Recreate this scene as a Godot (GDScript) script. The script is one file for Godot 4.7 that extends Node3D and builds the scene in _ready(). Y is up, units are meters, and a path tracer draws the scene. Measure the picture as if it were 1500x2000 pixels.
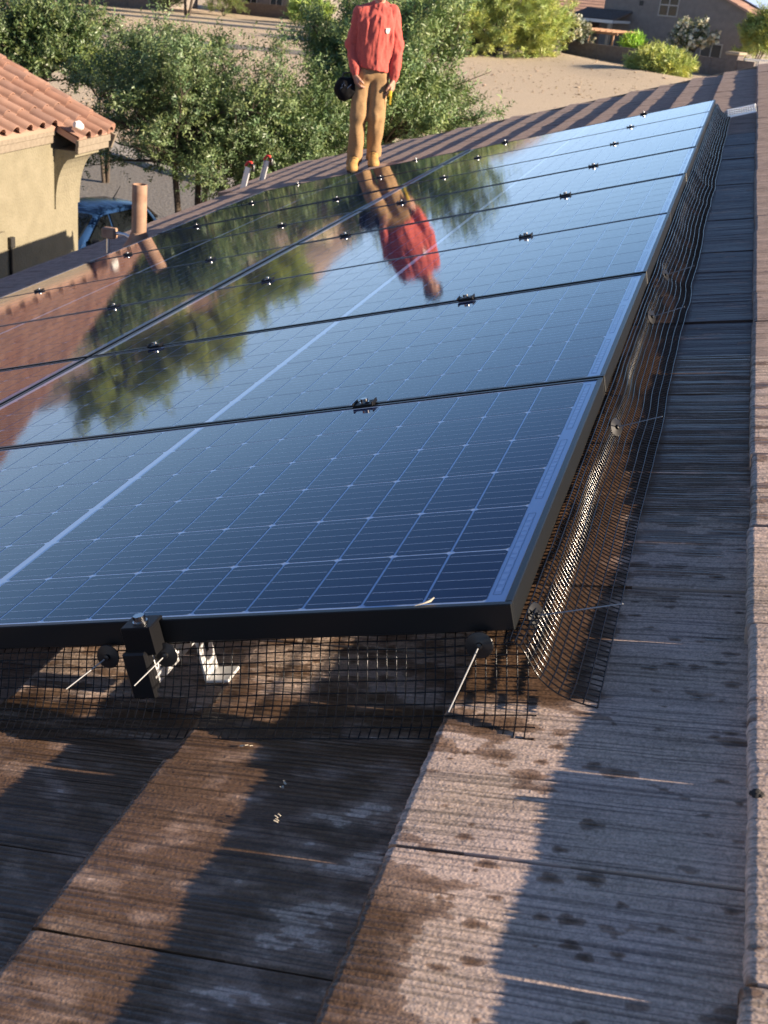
extends Node3D

# ---------------------------------------------------------------- frames of reference
# The roof frame: x runs up the slope, y is the normal of the roof, z runs along the eave towards the viewer.
# Its origin is the near upper corner of the panel array. The world frame has y up and the same origin.
const PITCH := 0.2967            # 17 degrees
const GROUND := -5.2
const TILE_PITCH := 0.343        # exposure of a course of tiles
const TILE_WIDTH := 0.328
const TILE_THICK := 0.037
const TILE_TOP := -0.120
const EDGE0 := 0.252             # lower edge of the course beside the wire mesh

var RB := Basis(Vector3(0, 0, 1), PITCH)
var names := {}
var rng := RandomNumberGenerator.new()
var M := {}

# ---------------------------------------------------------------- mesh collecting
class MB:
	var V := PackedVector3Array()
	var N := PackedVector3Array()
	var U := PackedVector2Array()
	var I := PackedInt32Array()

	func vert(p: Vector3, n: Vector3, u := Vector2.ZERO) -> int:
		V.append(p)
		N.append(n)
		U.append(u)
		return V.size() - 1

	func tri(a: int, b: int, c: int) -> void:      # counter-clockwise seen from outside
		I.append(a)
		I.append(c)
		I.append(b)

	func quad(a: Vector3, b: Vector3, c: Vector3, d: Vector3) -> void:
		var n := (b - a).cross(c - a)
		if n.length_squared() < 1e-18:
			n = (c - a).cross(d - a)
		n = n.normalized()
		var i := vert(a, n, Vector2(0, 0))
		vert(b, n, Vector2(1, 0))
		vert(c, n, Vector2(1, 1))
		vert(d, n, Vector2(0, 1))
		tri(i, i + 1, i + 2)
		tri(i, i + 2, i + 3)

	func face(a: Vector3, b: Vector3, c: Vector3) -> void:
		var n := (b - a).cross(c - a).normalized()
		var i := vert(a, n)
		vert(b, n)
		vert(c, n)
		tri(i, i + 1, i + 2)

	func box(c: Vector3, s: Vector3, bevel := 0.0, basis := Basis.IDENTITY) -> void:
		var h := s * 0.5
		var b := minf(bevel, minf(h.x, minf(h.y, h.z)) * 0.9)
		var axes: Array[Vector3] = [Vector3.RIGHT, Vector3.UP, Vector3.BACK]
		for a in 3:
			for sg: float in [-1.0, 1.0]:
				var n: Vector3 = axes[a] * sg
				var u: Vector3 = axes[(a + 1) % 3]
				var w: Vector3 = axes[(a + 2) % 3] * sg
				var hu := h[(a + 1) % 3] - b
				var hw := h[(a + 2) % 3] - b
				var o: Vector3 = n * h[a]
				quad(c + basis * (o - u * hu - w * hw), c + basis * (o + u * hu - w * hw), c + basis * (o + u * hu + w * hw), c + basis * (o - u * hu + w * hw))
		if b <= 0.0:
			return
		for a in 3:            # twelve chamfers
			var u2 := (a + 1) % 3
			var w2 := (a + 2) % 3
			for su: float in [-1.0, 1.0]:
				for sw: float in [-1.0, 1.0]:
					var e1: Vector3 = axes[u2] * su * h[u2] + axes[w2] * sw * (h[w2] - b)
					var e2: Vector3 = axes[u2] * su * (h[u2] - b) + axes[w2] * sw * h[w2]
					var l: Vector3 = axes[a] * (h[a] - b)
					if su * sw > 0:
						quad(c + basis * (e1 - l), c + basis * (e2 - l), c + basis * (e2 + l), c + basis * (e1 + l))
					else:
						quad(c + basis * (e2 - l), c + basis * (e1 - l), c + basis * (e1 + l), c + basis * (e2 + l))
		for sx: float in [-1.0, 1.0]:
			for sy: float in [-1.0, 1.0]:
				for sz: float in [-1.0, 1.0]:
					var p1 := c + basis * Vector3(sx * h.x, sy * (h.y - b), sz * (h.z - b))
					var p2 := c + basis * Vector3(sx * (h.x - b), sy * h.y, sz * (h.z - b))
					var p3 := c + basis * Vector3(sx * (h.x - b), sy * (h.y - b), sz * h.z)
					if sx * sy * sz > 0:
						face(p1, p2, p3)
					else:
						face(p1, p3, p2)

	func tube(pts: PackedVector3Array, radii: PackedFloat32Array, sides := 8, caps := true, vscale := 1.0) -> void:
		var n := pts.size()
		var prev := Vector3.ZERO
		var first := V.size()
		var run := 0.0
		for k in n:
			var d: Vector3 = (pts[mini(k + 1, n - 1)] - pts[maxi(k - 1, 0)]).normalized()
			var side := prev
			if k == 0:
				side = d.cross(Vector3.UP if absf(d.y) < 0.9 else Vector3.RIGHT).normalized()
			else:
				side = (prev - d * prev.dot(d)).normalized()
				run += pts[k].distance_to(pts[k - 1])
			prev = side
			var up := d.cross(side)
			var r: float = radii[mini(k, radii.size() - 1)]
			for s in sides + 1:
				var a := TAU * s / sides
				var nn := side * cos(a) + up * sin(a)
				vert(pts[k] + nn * r, nn, Vector2(float(s) / sides, run * vscale))
		var w := sides + 1
		for k in n - 1:
			for s in sides:
				var i := first + k * w + s
				tri(i, i + 1, i + w + 1)
				tri(i, i + w + 1, i + w)
		if caps:
			for e: int in [0, n - 1]:
				var d2: Vector3 = (pts[0] - pts[1]).normalized() if e == 0 else (pts[n - 1] - pts[n - 2]).normalized()
				var ci := vert(pts[e], d2)
				var b0 := V.size()
				for s in sides:
					vert(V[first + e * w + s], d2)
				for s in sides:
					if e == 0:
						tri(ci, b0 + (s + 1) % sides, b0 + s)
					else:
						tri(ci, b0 + s, b0 + (s + 1) % sides)

	func lathe(profile: PackedVector2Array, segs: int, at: Vector3, basis := Basis.IDENTITY) -> void:   # profile: (radius, height) from bottom to top
		var n := profile.size()
		for k in n - 1:
			var p := profile[k]
			var q := profile[k + 1]
			var nr := Vector2(q.y - p.y, p.x - q.x).normalized()
			var first := V.size()
			for s in segs + 1:
				var a := TAU * s / segs
				var dr := Vector3(cos(a), 0, -sin(a))
				var nn := basis * (dr * nr.x + Vector3.UP * nr.y)
				vert(at + basis * (dr * p.x + Vector3.UP * p.y), nn, Vector2(float(s) / segs, p.y))
				vert(at + basis * (dr * q.x + Vector3.UP * q.y), nn, Vector2(float(s) / segs, q.y))
			for s in segs:
				var i := first + s * 2
				tri(i, i + 2, i + 3)
				tri(i, i + 3, i + 1)

	func prism(poly: PackedVector2Array, depth: float, at: Vector3, basis := Basis.IDENTITY) -> void:    # a polygon in x-y (counter-clockwise), drawn out along z from 0 to depth
		var ids := Geometry2D.triangulate_polygon(poly)
		var n := poly.size()
		for e in 2:
			var nn := basis * (Vector3.BACK if e == 1 else Vector3.FORWARD)
			var first := V.size()
			for p in poly:
				vert(at + basis * Vector3(p.x, p.y, depth * e), nn, p)
			for k in range(0, ids.size(), 3):
				var a := ids[k]
				var b := ids[k + 1]
				var c := ids[k + 2]
				if (poly[b] - poly[a]).cross(poly[c] - poly[a]) < 0:
					var t := b
					b = c
					c = t
				if e == 1:
					tri(first + a, first + b, first + c)
				else:
					tri(first + a, first + c, first + b)
		for k in n:
			var p := poly[k]
			var q := poly[(k + 1) % n]
			quad(at + basis * Vector3(p.x, p.y, 0), at + basis * Vector3(q.x, q.y, 0), at + basis * Vector3(q.x, q.y, depth), at + basis * Vector3(p.x, p.y, depth))

	func grid(P: PackedVector3Array, nx: int, nz: int, uvs := PackedVector2Array(), flip := false) -> void:      # (nx+1)*(nz+1) points, x fastest; smooth
		var first := V.size()
		for j in nz + 1:
			for i in nx + 1:
				var k := j * (nx + 1) + i
				var dx := P[j * (nx + 1) + mini(i + 1, nx)] - P[j * (nx + 1) + maxi(i - 1, 0)]
				var dz := P[mini(j + 1, nz) * (nx + 1) + i] - P[maxi(j - 1, 0) * (nx + 1) + i]
				var n := dz.cross(dx).normalized()
				if flip:
					n = -n
				vert(P[k], n, uvs[k] if uvs.size() else Vector2(float(i) / nx, float(j) / nz))
		for j in nz:
			for i in nx:
				var a := first + j * (nx + 1) + i
				var b := a + 1
				var c := a + nx + 1
				var d := c + 1
				if flip:
					tri(a, b, d)
					tri(a, d, c)
				else:
					tri(a, d, b)
					tri(a, c, d)

	func append_to(m: ArrayMesh, mat: Material) -> void:
		var arr := []
		arr.resize(Mesh.ARRAY_MAX)
		arr[Mesh.ARRAY_VERTEX] = V
		arr[Mesh.ARRAY_NORMAL] = N
		arr[Mesh.ARRAY_TEX_UV] = U
		arr[Mesh.ARRAY_INDEX] = I
		m.add_surface_from_arrays(Mesh.PRIMITIVE_TRIANGLES, arr)
		m.surface_set_material(m.get_surface_count() - 1, mat)

	func mesh(mat: Material) -> ArrayMesh:
		var m := ArrayMesh.new()
		append_to(m, mat)
		return m

# ---------------------------------------------------------------- naming and placing
func numbered(called: String, parent: Node) -> String:
	var key := str(parent.get_instance_id()) + called
	var k: int = names.get(key, -1) + 1
	names[key] = k
	return called if k == 0 else "%s_%03d" % [called, k]

func put(called: String, m: Mesh, parent: Node = self) -> MeshInstance3D:
	var o := MeshInstance3D.new()
	o.name = numbered(called, parent)
	o.mesh = m
	parent.add_child(o, true)
	return o

func obj(called: String, b: MB, mat: Material, parent: Node = self) -> MeshInstance3D:
	return put(called, b.mesh(mat), parent)

func tag(o: Node, label: String, category: String, group := "") -> void:
	o.set_meta("label", label)
	o.set_meta("category", category)
	if group:
		o.set_meta("group", group)

func thing(called: String, label: String, category: String, at := Transform3D.IDENTITY, group := "") -> Node3D:
	var o := Node3D.new()
	o.name = numbered(called, self)
	add_child(o, true)
	o.transform = at
	tag(o, label, category, group)
	return o

func copy(src: Node3D, called: String, label: String, at: Transform3D, group := "") -> Node3D:
	var o: Node3D = src.duplicate()
	o.name = numbered(called, self)
	add_child(o, true)
	o.transform = at
	o.set_meta("label", label)
	if group:
		o.set_meta("group", group)
	return o

func struct(called: String, b: MB, mat: Material) -> MeshInstance3D:
	var o := obj(called, b, mat)
	o.set_meta("kind", "structure")
	return o

func stuff(o: Node) -> void:
	o.set_meta("kind", "stuff")

func on_roof(x: float, y: float, z: float, turn := Basis.IDENTITY) -> Transform3D:
	return Transform3D(RB * turn, RB * Vector3(x, y, z))

func roof(x: float, y: float, z: float) -> Vector3:
	return RB * Vector3(x, y, z)

func pts(list: Array) -> PackedVector3Array:
	return PackedVector3Array(list)

func same(r: float) -> PackedFloat32Array:
	return PackedFloat32Array([r])

func lin(r: float, g: float, b: float) -> Color:
	return Color(r, g, b).linear_to_srgb()

func mat(called: String, c: Color, rough := 0.8, metal := 0.0, spec := 0.5) -> StandardMaterial3D:
	var m := StandardMaterial3D.new()
	m.resource_name = called
	m.albedo_color = c
	m.roughness = rough
	m.metallic = metal
	m.metallic_specular = spec
	M[called] = m
	return m

func noise(freq: float, sd: int, octaves := 4, kind := FastNoiseLite.TYPE_SIMPLEX_SMOOTH) -> FastNoiseLite:
	var n := FastNoiseLite.new()
	n.noise_type = kind
	n.frequency = freq
	n.seed = sd
	n.fractal_type = FastNoiseLite.FRACTAL_FBM if octaves > 1 else FastNoiseLite.FRACTAL_NONE
	n.fractal_octaves = octaves
	return n

# a picture of one noise run through a ramp of colours (linear stops), seamless
func ramp_tex(n: FastNoiseLite, size: int, stops: Array, normal := false, strength := 4.0) -> ImageTexture:
	var im := n.get_seamless_image(size, size, false, false, 0.1, true)
	if normal:
		im.convert(Image.FORMAT_RGBA8)
		im.bump_map_to_normal_map(strength)
		return ImageTexture.create_from_image(im)
	var table := PackedByteArray()
	table.resize(768)
	for k in 256:
		var t := k / 255.0
		var c: Color = stops[stops.size() - 1][1]
		for s in stops.size() - 1:
			if t <= stops[s + 1][0]:
				var a: float = stops[s][0]
				var b: float = stops[s + 1][0]
				var ca: Color = stops[s][1]
				c = ca.lerp(stops[s + 1][1], clampf((t - a) / maxf(b - a, 1e-5), 0, 1))
				break
		c = c.linear_to_srgb()
		table[k * 3] = int(clampf(c.r, 0, 1) * 255)
		table[k * 3 + 1] = int(clampf(c.g, 0, 1) * 255)
		table[k * 3 + 2] = int(clampf(c.b, 0, 1) * 255)
	im.convert(Image.FORMAT_L8)
	var src := im.get_data()
	var dst := PackedByteArray()
	dst.resize(size * size * 3)
	for k in size * size:
		var v := src[k] * 3
		dst[k * 3] = table[v]
		dst[k * 3 + 1] = table[v + 1]
		dst[k * 3 + 2] = table[v + 2]
	return ImageTexture.create_from_image(Image.create_from_data(size, size, false, Image.FORMAT_RGB8, dst))

func textured(called: String, tex: Texture2D, metres: float, rough: float, bump: Texture2D = null, bump_scale := 1.0, world := true) -> StandardMaterial3D:
	var m := mat(called, Color.WHITE, rough)
	m.albedo_texture = tex
	m.uv1_triplanar = true
	m.uv1_world_triplanar = world
	m.uv1_scale = Vector3.ONE / metres
	if bump:
		m.normal_enabled = true
		m.normal_texture = bump
		m.normal_scale = bump_scale
	return m

# ---------------------------------------------------------------- camera, sky, sun, exposure
func make_camera_and_light() -> void:
	var cam := Camera3D.new()
	cam.name = "camera"
	add_child(cam)
	cam.transform = Transform3D(Basis(Vector3(0.93404435, 0.06182338, -0.35176557), Vector3(-0.21128653, 0.88972397, -0.40465943), Vector3(0.28795685, 0.45229318, 0.8441041)), Vector3(0.12047859, 0.6639896, 1.28956625))
	cam.projection = Camera3D.PROJECTION_FRUSTUM       # the photograph was cropped off centre
	cam.near = 0.05
	cam.far = 900.0
	cam.keep_aspect = Camera3D.KEEP_HEIGHT
	cam.size = 0.05 * 2000.0 / 2339.24
	cam.frustum_offset = Vector2(244.0, 109.0) * (0.05 / 2339.24)
	cam.current = true

	# a clear desert sky: pale blue over the horizon, deep blue above
	var im := Image.create_empty(64, 512, false, Image.FORMAT_RGBF)
	for j in 512:
		var e := 90.0 - 180.0 * (j + 0.5) / 512.0
		var c := Color(0.22, 0.19, 0.15)
		if e > 0.0:
			c = Color(0.095 + 0.85 * exp(-pow(e / 10.0, 1.5)), 0.155 + 1.13 * exp(-pow(e / 13.0, 1.8)), 0.30 + 1.47 * exp(-pow(e / 16.5, 2.0)))
		for i in 64:
			im.set_pixel(i, j, Color(c.r, c.g, c.b) / 2.6)
	var sky := PanoramaSkyMaterial.new()
	sky.panorama = ImageTexture.create_from_image(im)
	var env := Environment.new()
	env.background_mode = Environment.BG_SKY
	env.sky = Sky.new()
	env.sky.sky_material = sky
	env.tonemap_mode = Environment.TONE_MAPPER_LINEAR
	env.tonemap_exposure = 2.6
	env.sdfgi_enabled = true
	env.ssao_enabled = true
	env.ssil_enabled = true
	var we := WorldEnvironment.new()
	we.name = "surroundings"
	we.environment = env
	var lens := CameraAttributesPhysical.new()
	lens.frustum_focal_length = 26.0
	lens.exposure_aperture = 9.0
	lens.frustum_focus_distance = 2.2
	we.camera_attributes = lens
	add_child(we)

	var sun := DirectionalLight3D.new()
	sun.name = "sun"
	sun.light_color = lin(1.0, 0.83, 0.64)
	sun.light_energy = 1.6
	sun.light_angular_distance = 0.5
	sun.shadow_enabled = true
	add_child(sun)
	var to_sun := (RB * Vector3(1.0, 0.068, 0.012)).normalized()
	sun.transform = Transform3D(Basis.looking_at(-to_sun, Vector3.UP), to_sun * 40.0)

# ---------------------------------------------------------------- materials
const NEAR_X0 := -0.98
const NEAR_SX := 1.6
const NEAR_Z0 := -2.2
const NEAR_SZ := 3.2

func smooth(a: float, b: float, x: float) -> float:
	return smoothstep(a, b, x)

# how wet the tiles are at a place of the roof, before the noise: spray from washing the panels
func wetness(x: float, z: float) -> float:
	if x > EDGE0:                                   # upper course: streaks further up, dry near the viewer
		return lerpf(-0.52, -0.04, smooth(-0.1, -0.9, z))
	if x > EDGE0 - TILE_PITCH:                      # the course beside the mesh
		var drip := smooth(0.13, 0.02, x) * smooth(0.10, -0.06, z) * 1.1
		var edge := smooth(0.025, -0.07, x) * smooth(0.26, 0.40, z) * 0.80
		var mott := smooth(0.10, -0.02, x) * smooth(0.26, 0.06, z) * 0.42
		var far := lerpf(-0.52, 0.62, smooth(0.10, -1.0, z)) - smooth(0.10, 0.25, x) * 0.24
		return maxf(maxf(far, drip - 0.4), maxf(edge - 0.34, mott - 0.34))
	if x > EDGE0 - 2 * TILE_PITCH:                  # soaked, drying in patches
		if z < 0.0:
			return lerpf(0.46, -0.06 + 0.25 * smooth(-0.10, -0.01, z), smooth(0.0, -0.05, z))
		return 0.46 - 0.30 * smooth(-0.33, -0.14, x) * smooth(0.06, 0.3, z) - 0.25 * smooth(-0.30, -0.40, x) * smooth(0.44, 0.56, z)
	return 0.46 - 0.6 * smooth(0.0, -0.06, z)

func tile_textures() -> void:
	var w := 1024
	var h := 2048
	var big := noise(1.0 / 0.060, 11, 4)
	var fine := noise(1.0 / 0.016, 12, 2)
	var streak := noise(1.0 / 0.006, 13, 2)
	var tone := noise(1.0 / 0.22, 14, 3)
	var lines := noise(1.0 / 0.0062, 17, 2)
	var grit := noise(1.0 / 0.0032, 15, 1, FastNoiseLite.TYPE_VALUE)
	var W := PackedFloat32Array()
	W.resize(w * h)
	for j in h:
		var z := NEAR_Z0 + NEAR_SZ * (j + 0.5) / h
		for i in w:
			var x := NEAR_X0 + NEAR_SX * (i + 0.5) / w
			W[j * w + i] = wetness(x, z) + big.get_noise_2d(x * 0.55, z) * 0.62 + fine.get_noise_2d(x * 0.5, z) * 0.10 + streak.get_noise_2d(x * 0.06, z) * 0.07
	# single drops that ran along the grooves
	var r := RandomNumberGenerator.new()
	r.seed = 5
	for k in 330:
		var cx := r.randf_range(-0.42, 0.26)
		var cz := r.randf_range(-0.9, 0.72)
		var lx := r.randf_range(0.003, 0.012) * (1.0 if r.randf() < 0.85 else 2.0)
		var lz := lx * r.randf_range(0.35, 0.8)
		var wob := r.randf_range(0, 6.28)
		var i0 := int((cx - lx * 1.5 - NEAR_X0) / NEAR_SX * w)
		var i1 := int((cx + lx * 1.5 - NEAR_X0) / NEAR_SX * w)
		var j0 := int((cz - lz * 1.5 - NEAR_Z0) / NEAR_SZ * h)
		var j1 := int((cz + lz * 1.5 - NEAR_Z0) / NEAR_SZ * h)
		for j in range(maxi(j0, 0), mini(j1, h)):
			for i in range(maxi(i0, 0), mini(i1, w)):
				var dx := (NEAR_X0 + NEAR_SX * (i + 0.5) / w - cx) / lx
				var dz := (NEAR_Z0 + NEAR_SZ * (j + 0.5) / h - cz) / lz
				var a := atan2(dz, dx)
				var d := sqrt(dx * dx + dz * dz) / (1.0 + 0.16 * sin(a * 3.0 + wob) + 0.10 * sin(a * 5.0 - wob))
				W[j * w + i] = maxf(W[j * w + i], (1.0 - d) * 0.5)
	var col := PackedByteArray()
	col.resize(w * h * 3)
	var rou := PackedByteArray()
	rou.resize(w * h)
	var height := PackedByteArray()
	height.resize(w * h)
	for j in h:
		var z := NEAR_Z0 + NEAR_SZ * (j + 0.5) / h
		for i in w:
			var x := NEAR_X0 + NEAR_SX * (i + 0.5) / w
			var wet := smoothstep(-0.02, 0.03, W[j * w + i])
			var deep := smoothstep(0.0, 0.5, W[j * w + i])
			var t := tone.get_noise_2d(x, z)
			var g := grit.get_noise_2d(x, z)
			var sk := streak.get_noise_2d(x * 0.05, z)
			var ln := smoothstep(0.10, 0.50, lines.get_noise_2d(x * 0.012 + float(int(z * 3.05)) * 0.37, z))
			var s := (1.0 + t * 0.16 + g * 0.14 + sk * 0.26 + r.randf_range(-0.24, 0.24)) * (1.0 - 0.46 * ln)
			height[j * w + i] = int(clampf(128.0 + g * 24.0 + sk * 60.0 + r.randf_range(-26.0, 26.0) - ln * 90.0, 0.0, 255.0))
			var k := (j * w + i) * 3
			var rr := lerpf(0.59, 0.335 - 0.180 * deep, wet) * s
			var gg := lerpf(0.445, 0.222 - 0.134 * deep, wet) * s
			var bb := lerpf(0.355, 0.156 - 0.108 * deep, wet) * (s + t * 0.06)
			col[k] = int(255.0 * pow(clampf(rr, 0.0, 1.0), 0.4545))
			col[k + 1] = int(255.0 * pow(clampf(gg, 0.0, 1.0), 0.4545))
			col[k + 2] = int(255.0 * pow(clampf(bb, 0.0, 1.0), 0.4545))
			rou[j * w + i] = int(lerpf(242.0, 118.0 - 26.0 * deep, wet))
	var grain := Image.create_from_data(w, h, false, Image.FORMAT_L8, height)
	grain.convert(Image.FORMAT_RGBA8)
	grain.bump_map_to_normal_map(0.75)
	var gt := ImageTexture.create_from_image(grain)
	var m := mat("near_tile", Color.WHITE, 1.0, 0.0, 0.4)
	m.albedo_texture = ImageTexture.create_from_image(Image.create_from_data(w, h, false, Image.FORMAT_RGB8, col))
	m.roughness_texture = ImageTexture.create_from_image(Image.create_from_data(w, h, false, Image.FORMAT_L8, rou))
	m.normal_enabled = true
	m.normal_texture = gt
	m.normal_scale = 1.0
	# the same concrete further away: one sheet dry, one wetted; each covers 1.5 m x 1.5 m and repeats
	var q := 1024
	for kind in 2:
		var c2 := PackedByteArray()
		c2.resize(q * q * 3)
		var r2 := PackedByteArray()
		r2.resize(q * q)
		for j in q:
			var z := 10.0 + 1.5 * j / q
			for i in q:
				var x := 4.0 + 1.5 * i / q
				var v := big.get_noise_2d(x * 0.4, z) * 0.7 + streak.get_noise_2d(x * 0.05, z) * 0.12 + (0.34 if kind == 1 else -0.40)
				var wet := smoothstep(-0.03, 0.05, v)
				var s := 1.0 + tone.get_noise_2d(x * 2.0, z * 2.0) * 0.25 + grit.get_noise_2d(x, z) * 0.2 + streak.get_noise_2d(x * 0.05, z) * 0.22 - 0.42 * smoothstep(0.10, 0.50, lines.get_noise_2d(x * 0.012, z))
				var k := (j * q + i) * 3
				col_put(c2, k, lerpf(0.40, 0.115, wet) * s, lerpf(0.295, 0.068, wet) * s, lerpf(0.24, 0.049, wet) * s)
				r2[j * q + i] = int(lerpf(240.0, 120.0, wet))
		var m2 := mat("dry_tile" if kind == 0 else "wet_tile", Color.WHITE, 1.0, 0.0, 0.4)
		m2.albedo_texture = ImageTexture.create_from_image(Image.create_from_data(q, q, false, Image.FORMAT_RGB8, c2))
		m2.roughness_texture = ImageTexture.create_from_image(Image.create_from_data(q, q, false, Image.FORMAT_L8, r2))
		m2.normal_enabled = true
		m2.normal_texture = gt
		m2.normal_scale = 0.8

func col_put(a: PackedByteArray, k: int, r: float, g: float, b: float) -> void:
	a[k] = int(255.0 * pow(clampf(r, 0.0, 1.0), 0.4545))
	a[k + 1] = int(255.0 * pow(clampf(g, 0.0, 1.0), 0.4545))
	a[k + 2] = int(255.0 * pow(clampf(b, 0.0, 1.0), 0.4545))

func make_materials() -> void:
	tile_textures()
	var ripple := ramp_tex(noise(0.035, 21, 3), 512, [], true, 1.2)
	for k in 3:
		var c := mat("cell_%d" % k, [lin(0.002, 0.009, 0.046), lin(0.0018, 0.0085, 0.043), lin(0.0022, 0.0096, 0.049)][k], 0.025, 0.0, 0.31)
		c.normal_enabled = true
		c.normal_texture = ripple
		c.normal_scale = 0.055
		c.uv1_triplanar = true
		c.uv1_world_triplanar = true
		c.uv1_scale = Vector3.ONE / 0.22
	var bs := mat("backsheet", lin(0.40, 0.53, 0.76), 0.025, 0.0, 0.31)
	bs.normal_enabled = true
	bs.normal_texture = ripple
	bs.normal_scale = 0.055
	bs.uv1_triplanar = true
	bs.uv1_world_triplanar = true
	bs.uv1_scale = Vector3.ONE / 0.22
	mat("busbar", lin(0.34, 0.43, 0.60), 0.1, 0.0, 0.31)
	mat("print", lin(0.48, 0.61, 0.84), 0.05, 0.0, 0.31)
	mat("print_line", lin(0.24, 0.31, 0.44), 0.05, 0.0, 0.31)
	mat("frame", lin(0.008, 0.009, 0.010), 0.36, 0.0, 0.42)
	mat("black_metal", lin(0.006, 0.006, 0.007), 0.45, 0.0, 0.3)
	mat("black_plastic", lin(0.009, 0.009, 0.010), 0.30, 0.0, 0.45)
	mat("rod_wire", lin(0.34, 0.34, 0.34), 0.5)
	mat("wire", lin(0.006, 0.006, 0.007), 0.16, 0.0, 0.4)
	mat("aluminium", lin(0.74, 0.74, 0.74), 0.38, 0.35)
	mat("steel", lin(0.30, 0.30, 0.31), 0.22, 1.0)
	mat("deck", lin(0.03, 0.028, 0.026), 0.9)
	var stucco_bump := ramp_tex(noise(0.09, 31, 3), 512, [], true, 3.0)
	var st := noise(0.012, 32, 5)
	textured("yellow_stucco", ramp_tex(st, 512, [[0.2, Color(0.190, 0.168, 0.112)], [0.5, Color(0.206, 0.183, 0.123)], [0.8, Color(0.223, 0.197, 0.135)]]), 2.4, 0.9, stucco_bump, 0.5)
	textured("grey_stucco", ramp_tex(st, 512, [[0.2, Color(0.20, 0.175, 0.155)], [0.8, Color(0.25, 0.22, 0.195)]]), 5.0, 0.9, stucco_bump, 0.4)
	textured("tan_stucco", ramp_tex(st, 512, [[0.2, Color(0.34, 0.27, 0.19)], [0.8, Color(0.40, 0.32, 0.23)]]), 5.0, 0.9, stucco_bump, 0.4)
	textured("wall_block", ramp_tex(st, 512, [[0.2, Color(0.13, 0.105, 0.095)], [0.8, Color(0.18, 0.15, 0.135)]]), 3.0, 0.9, stucco_bump, 0.5)
	var wood := noise(0.02, 33, 4)
	textured("fascia", ramp_tex(wood, 512, [[0.2, Color(0.19, 0.155, 0.115)], [0.5, Color(0.215, 0.178, 0.132)], [0.8, Color(0.235, 0.195, 0.148)]]), 0.9, 0.85)
	var clay := noise(0.010, 34, 4)
	for k in 4:
		var base: Color = [Color(0.29, 0.155, 0.108), Color(0.31, 0.175, 0.125), Color(0.265, 0.155, 0.118), Color(0.325, 0.19, 0.138)][k]
		textured("clay_%d" % k, ramp_tex(clay, 256, [[0.2, base * 0.82], [0.5, base], [0.8, base * 1.14]]), 0.8, 0.85)
	textured("far_clay", ramp_tex(clay, 256, [[0.2, Color(0.40, 0.24, 0.175)], [0.8, Color(0.50, 0.31, 0.23)]]), 6.0, 0.9)
	var pebble := noise(0.11, 35, 3)
	textured("gravel", ramp_tex(pebble, 1024, [[0.15, Color(0.27, 0.205, 0.14)], [0.45, Color(0.47, 0.375, 0.265)], [0.8, Color(0.64, 0.53, 0.395)]]), 9.0, 0.95, ramp_tex(noise(0.16, 36, 2), 1024, [], true, 5.0), 0.9)
	var asp := noise(0.05, 37, 5)
	textured("hill_rock", ramp_tex(pebble, 512, [[0.2, Color(0.26, 0.19, 0.15)], [0.5, Color(0.36, 0.27, 0.21)], [0.8, Color(0.46, 0.35, 0.28)]]), 60.0, 0.95)
	textured("asphalt", ramp_tex(asp, 512, [[0.2, Color(0.13, 0.118, 0.105)], [0.5, Color(0.155, 0.142, 0.128)], [0.8, Color(0.185, 0.17, 0.155)]]), 5.0, 0.92, stucco_bump, 0.5)
	textured("concrete", ramp_tex(asp, 512, [[0.2, Color(0.27, 0.245, 0.215)], [0.8, Color(0.37, 0.34, 0.30)]]), 3.0, 0.92, stucco_bump, 0.4)
	textured("bark", ramp_tex(noise(0.04, 38, 4), 256, [[0.2, Color(0.05, 0.038, 0.028)], [0.8, Color(0.12, 0.092, 0.068)]]), 0.6, 0.95, stucco_bump, 1.0)
	textured("pipe_paint", ramp_tex(noise(0.014, 39, 4), 256, [[0.2, Color(0.24, 0.135, 0.085)], [0.5, Color(0.31, 0.185, 0.12)], [0.85, Color(0.36, 0.23, 0.155)]]), 0.5, 0.7)
	for spec: Array in [["leaf", Color(0.145, 0.205, 0.088), Color(0.26, 0.33, 0.11)], ["pale_leaf", Color(0.43, 0.50, 0.165), Color(0.38, 0.40, 0.12)], ["bush_leaf", Color(0.11, 0.145, 0.060), Color(0.16, 0.22, 0.07)], ["blossom", Color(0.62, 0.62, 0.52), Color(0.3, 0.3, 0.25)], ["dry_twig", Color(0.09, 0.075, 0.05), Color(0.02, 0.02, 0.01)]]:
		var c0: Color = spec[1]
		var m := mat(spec[0], c0.linear_to_srgb(), 0.42, 0.0, 0.5)
		m.vertex_color_use_as_albedo = true
		m.backlight_enabled = true
		var c1: Color = spec[2]
		m.backlight = c1.linear_to_srgb()
	mat("stone", lin(0.44, 0.35, 0.26), 0.9).vertex_color_use_as_albedo = true
	mat("car_paint", lin(0.017, 0.047, 0.125), 0.22, 0.0, 0.5)
	mat("car_glass", lin(0.008, 0.010, 0.012), 0.04, 0.0, 0.6)
	mat("rubber", lin(0.015, 0.015, 0.015), 0.8)
	mat("dark_trim", lin(0.012, 0.012, 0.013), 0.5)
	mat("tail_lamp", lin(0.30, 0.015, 0.012), 0.15)
	mat("head_lamp", lin(0.65, 0.66, 0.68), 0.1)
	mat("window_glass", lin(0.012, 0.028, 0.028), 0.05, 0.0, 0.6)
	mat("dark_room", lin(0.010, 0.012, 0.012), 0.25)
	mat("window_frame", lin(0.42, 0.39, 0.34), 0.6)
	mat("white_paint", lin(0.70, 0.68, 0.64), 0.6)
	mat("iron", lin(0.05, 0.048, 0.045), 0.5, 0.5)
	mat("timber", lin(0.30, 0.17, 0.10), 0.8)
	mat("red_plastic", lin(0.55, 0.045, 0.030), 0.45)
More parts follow.
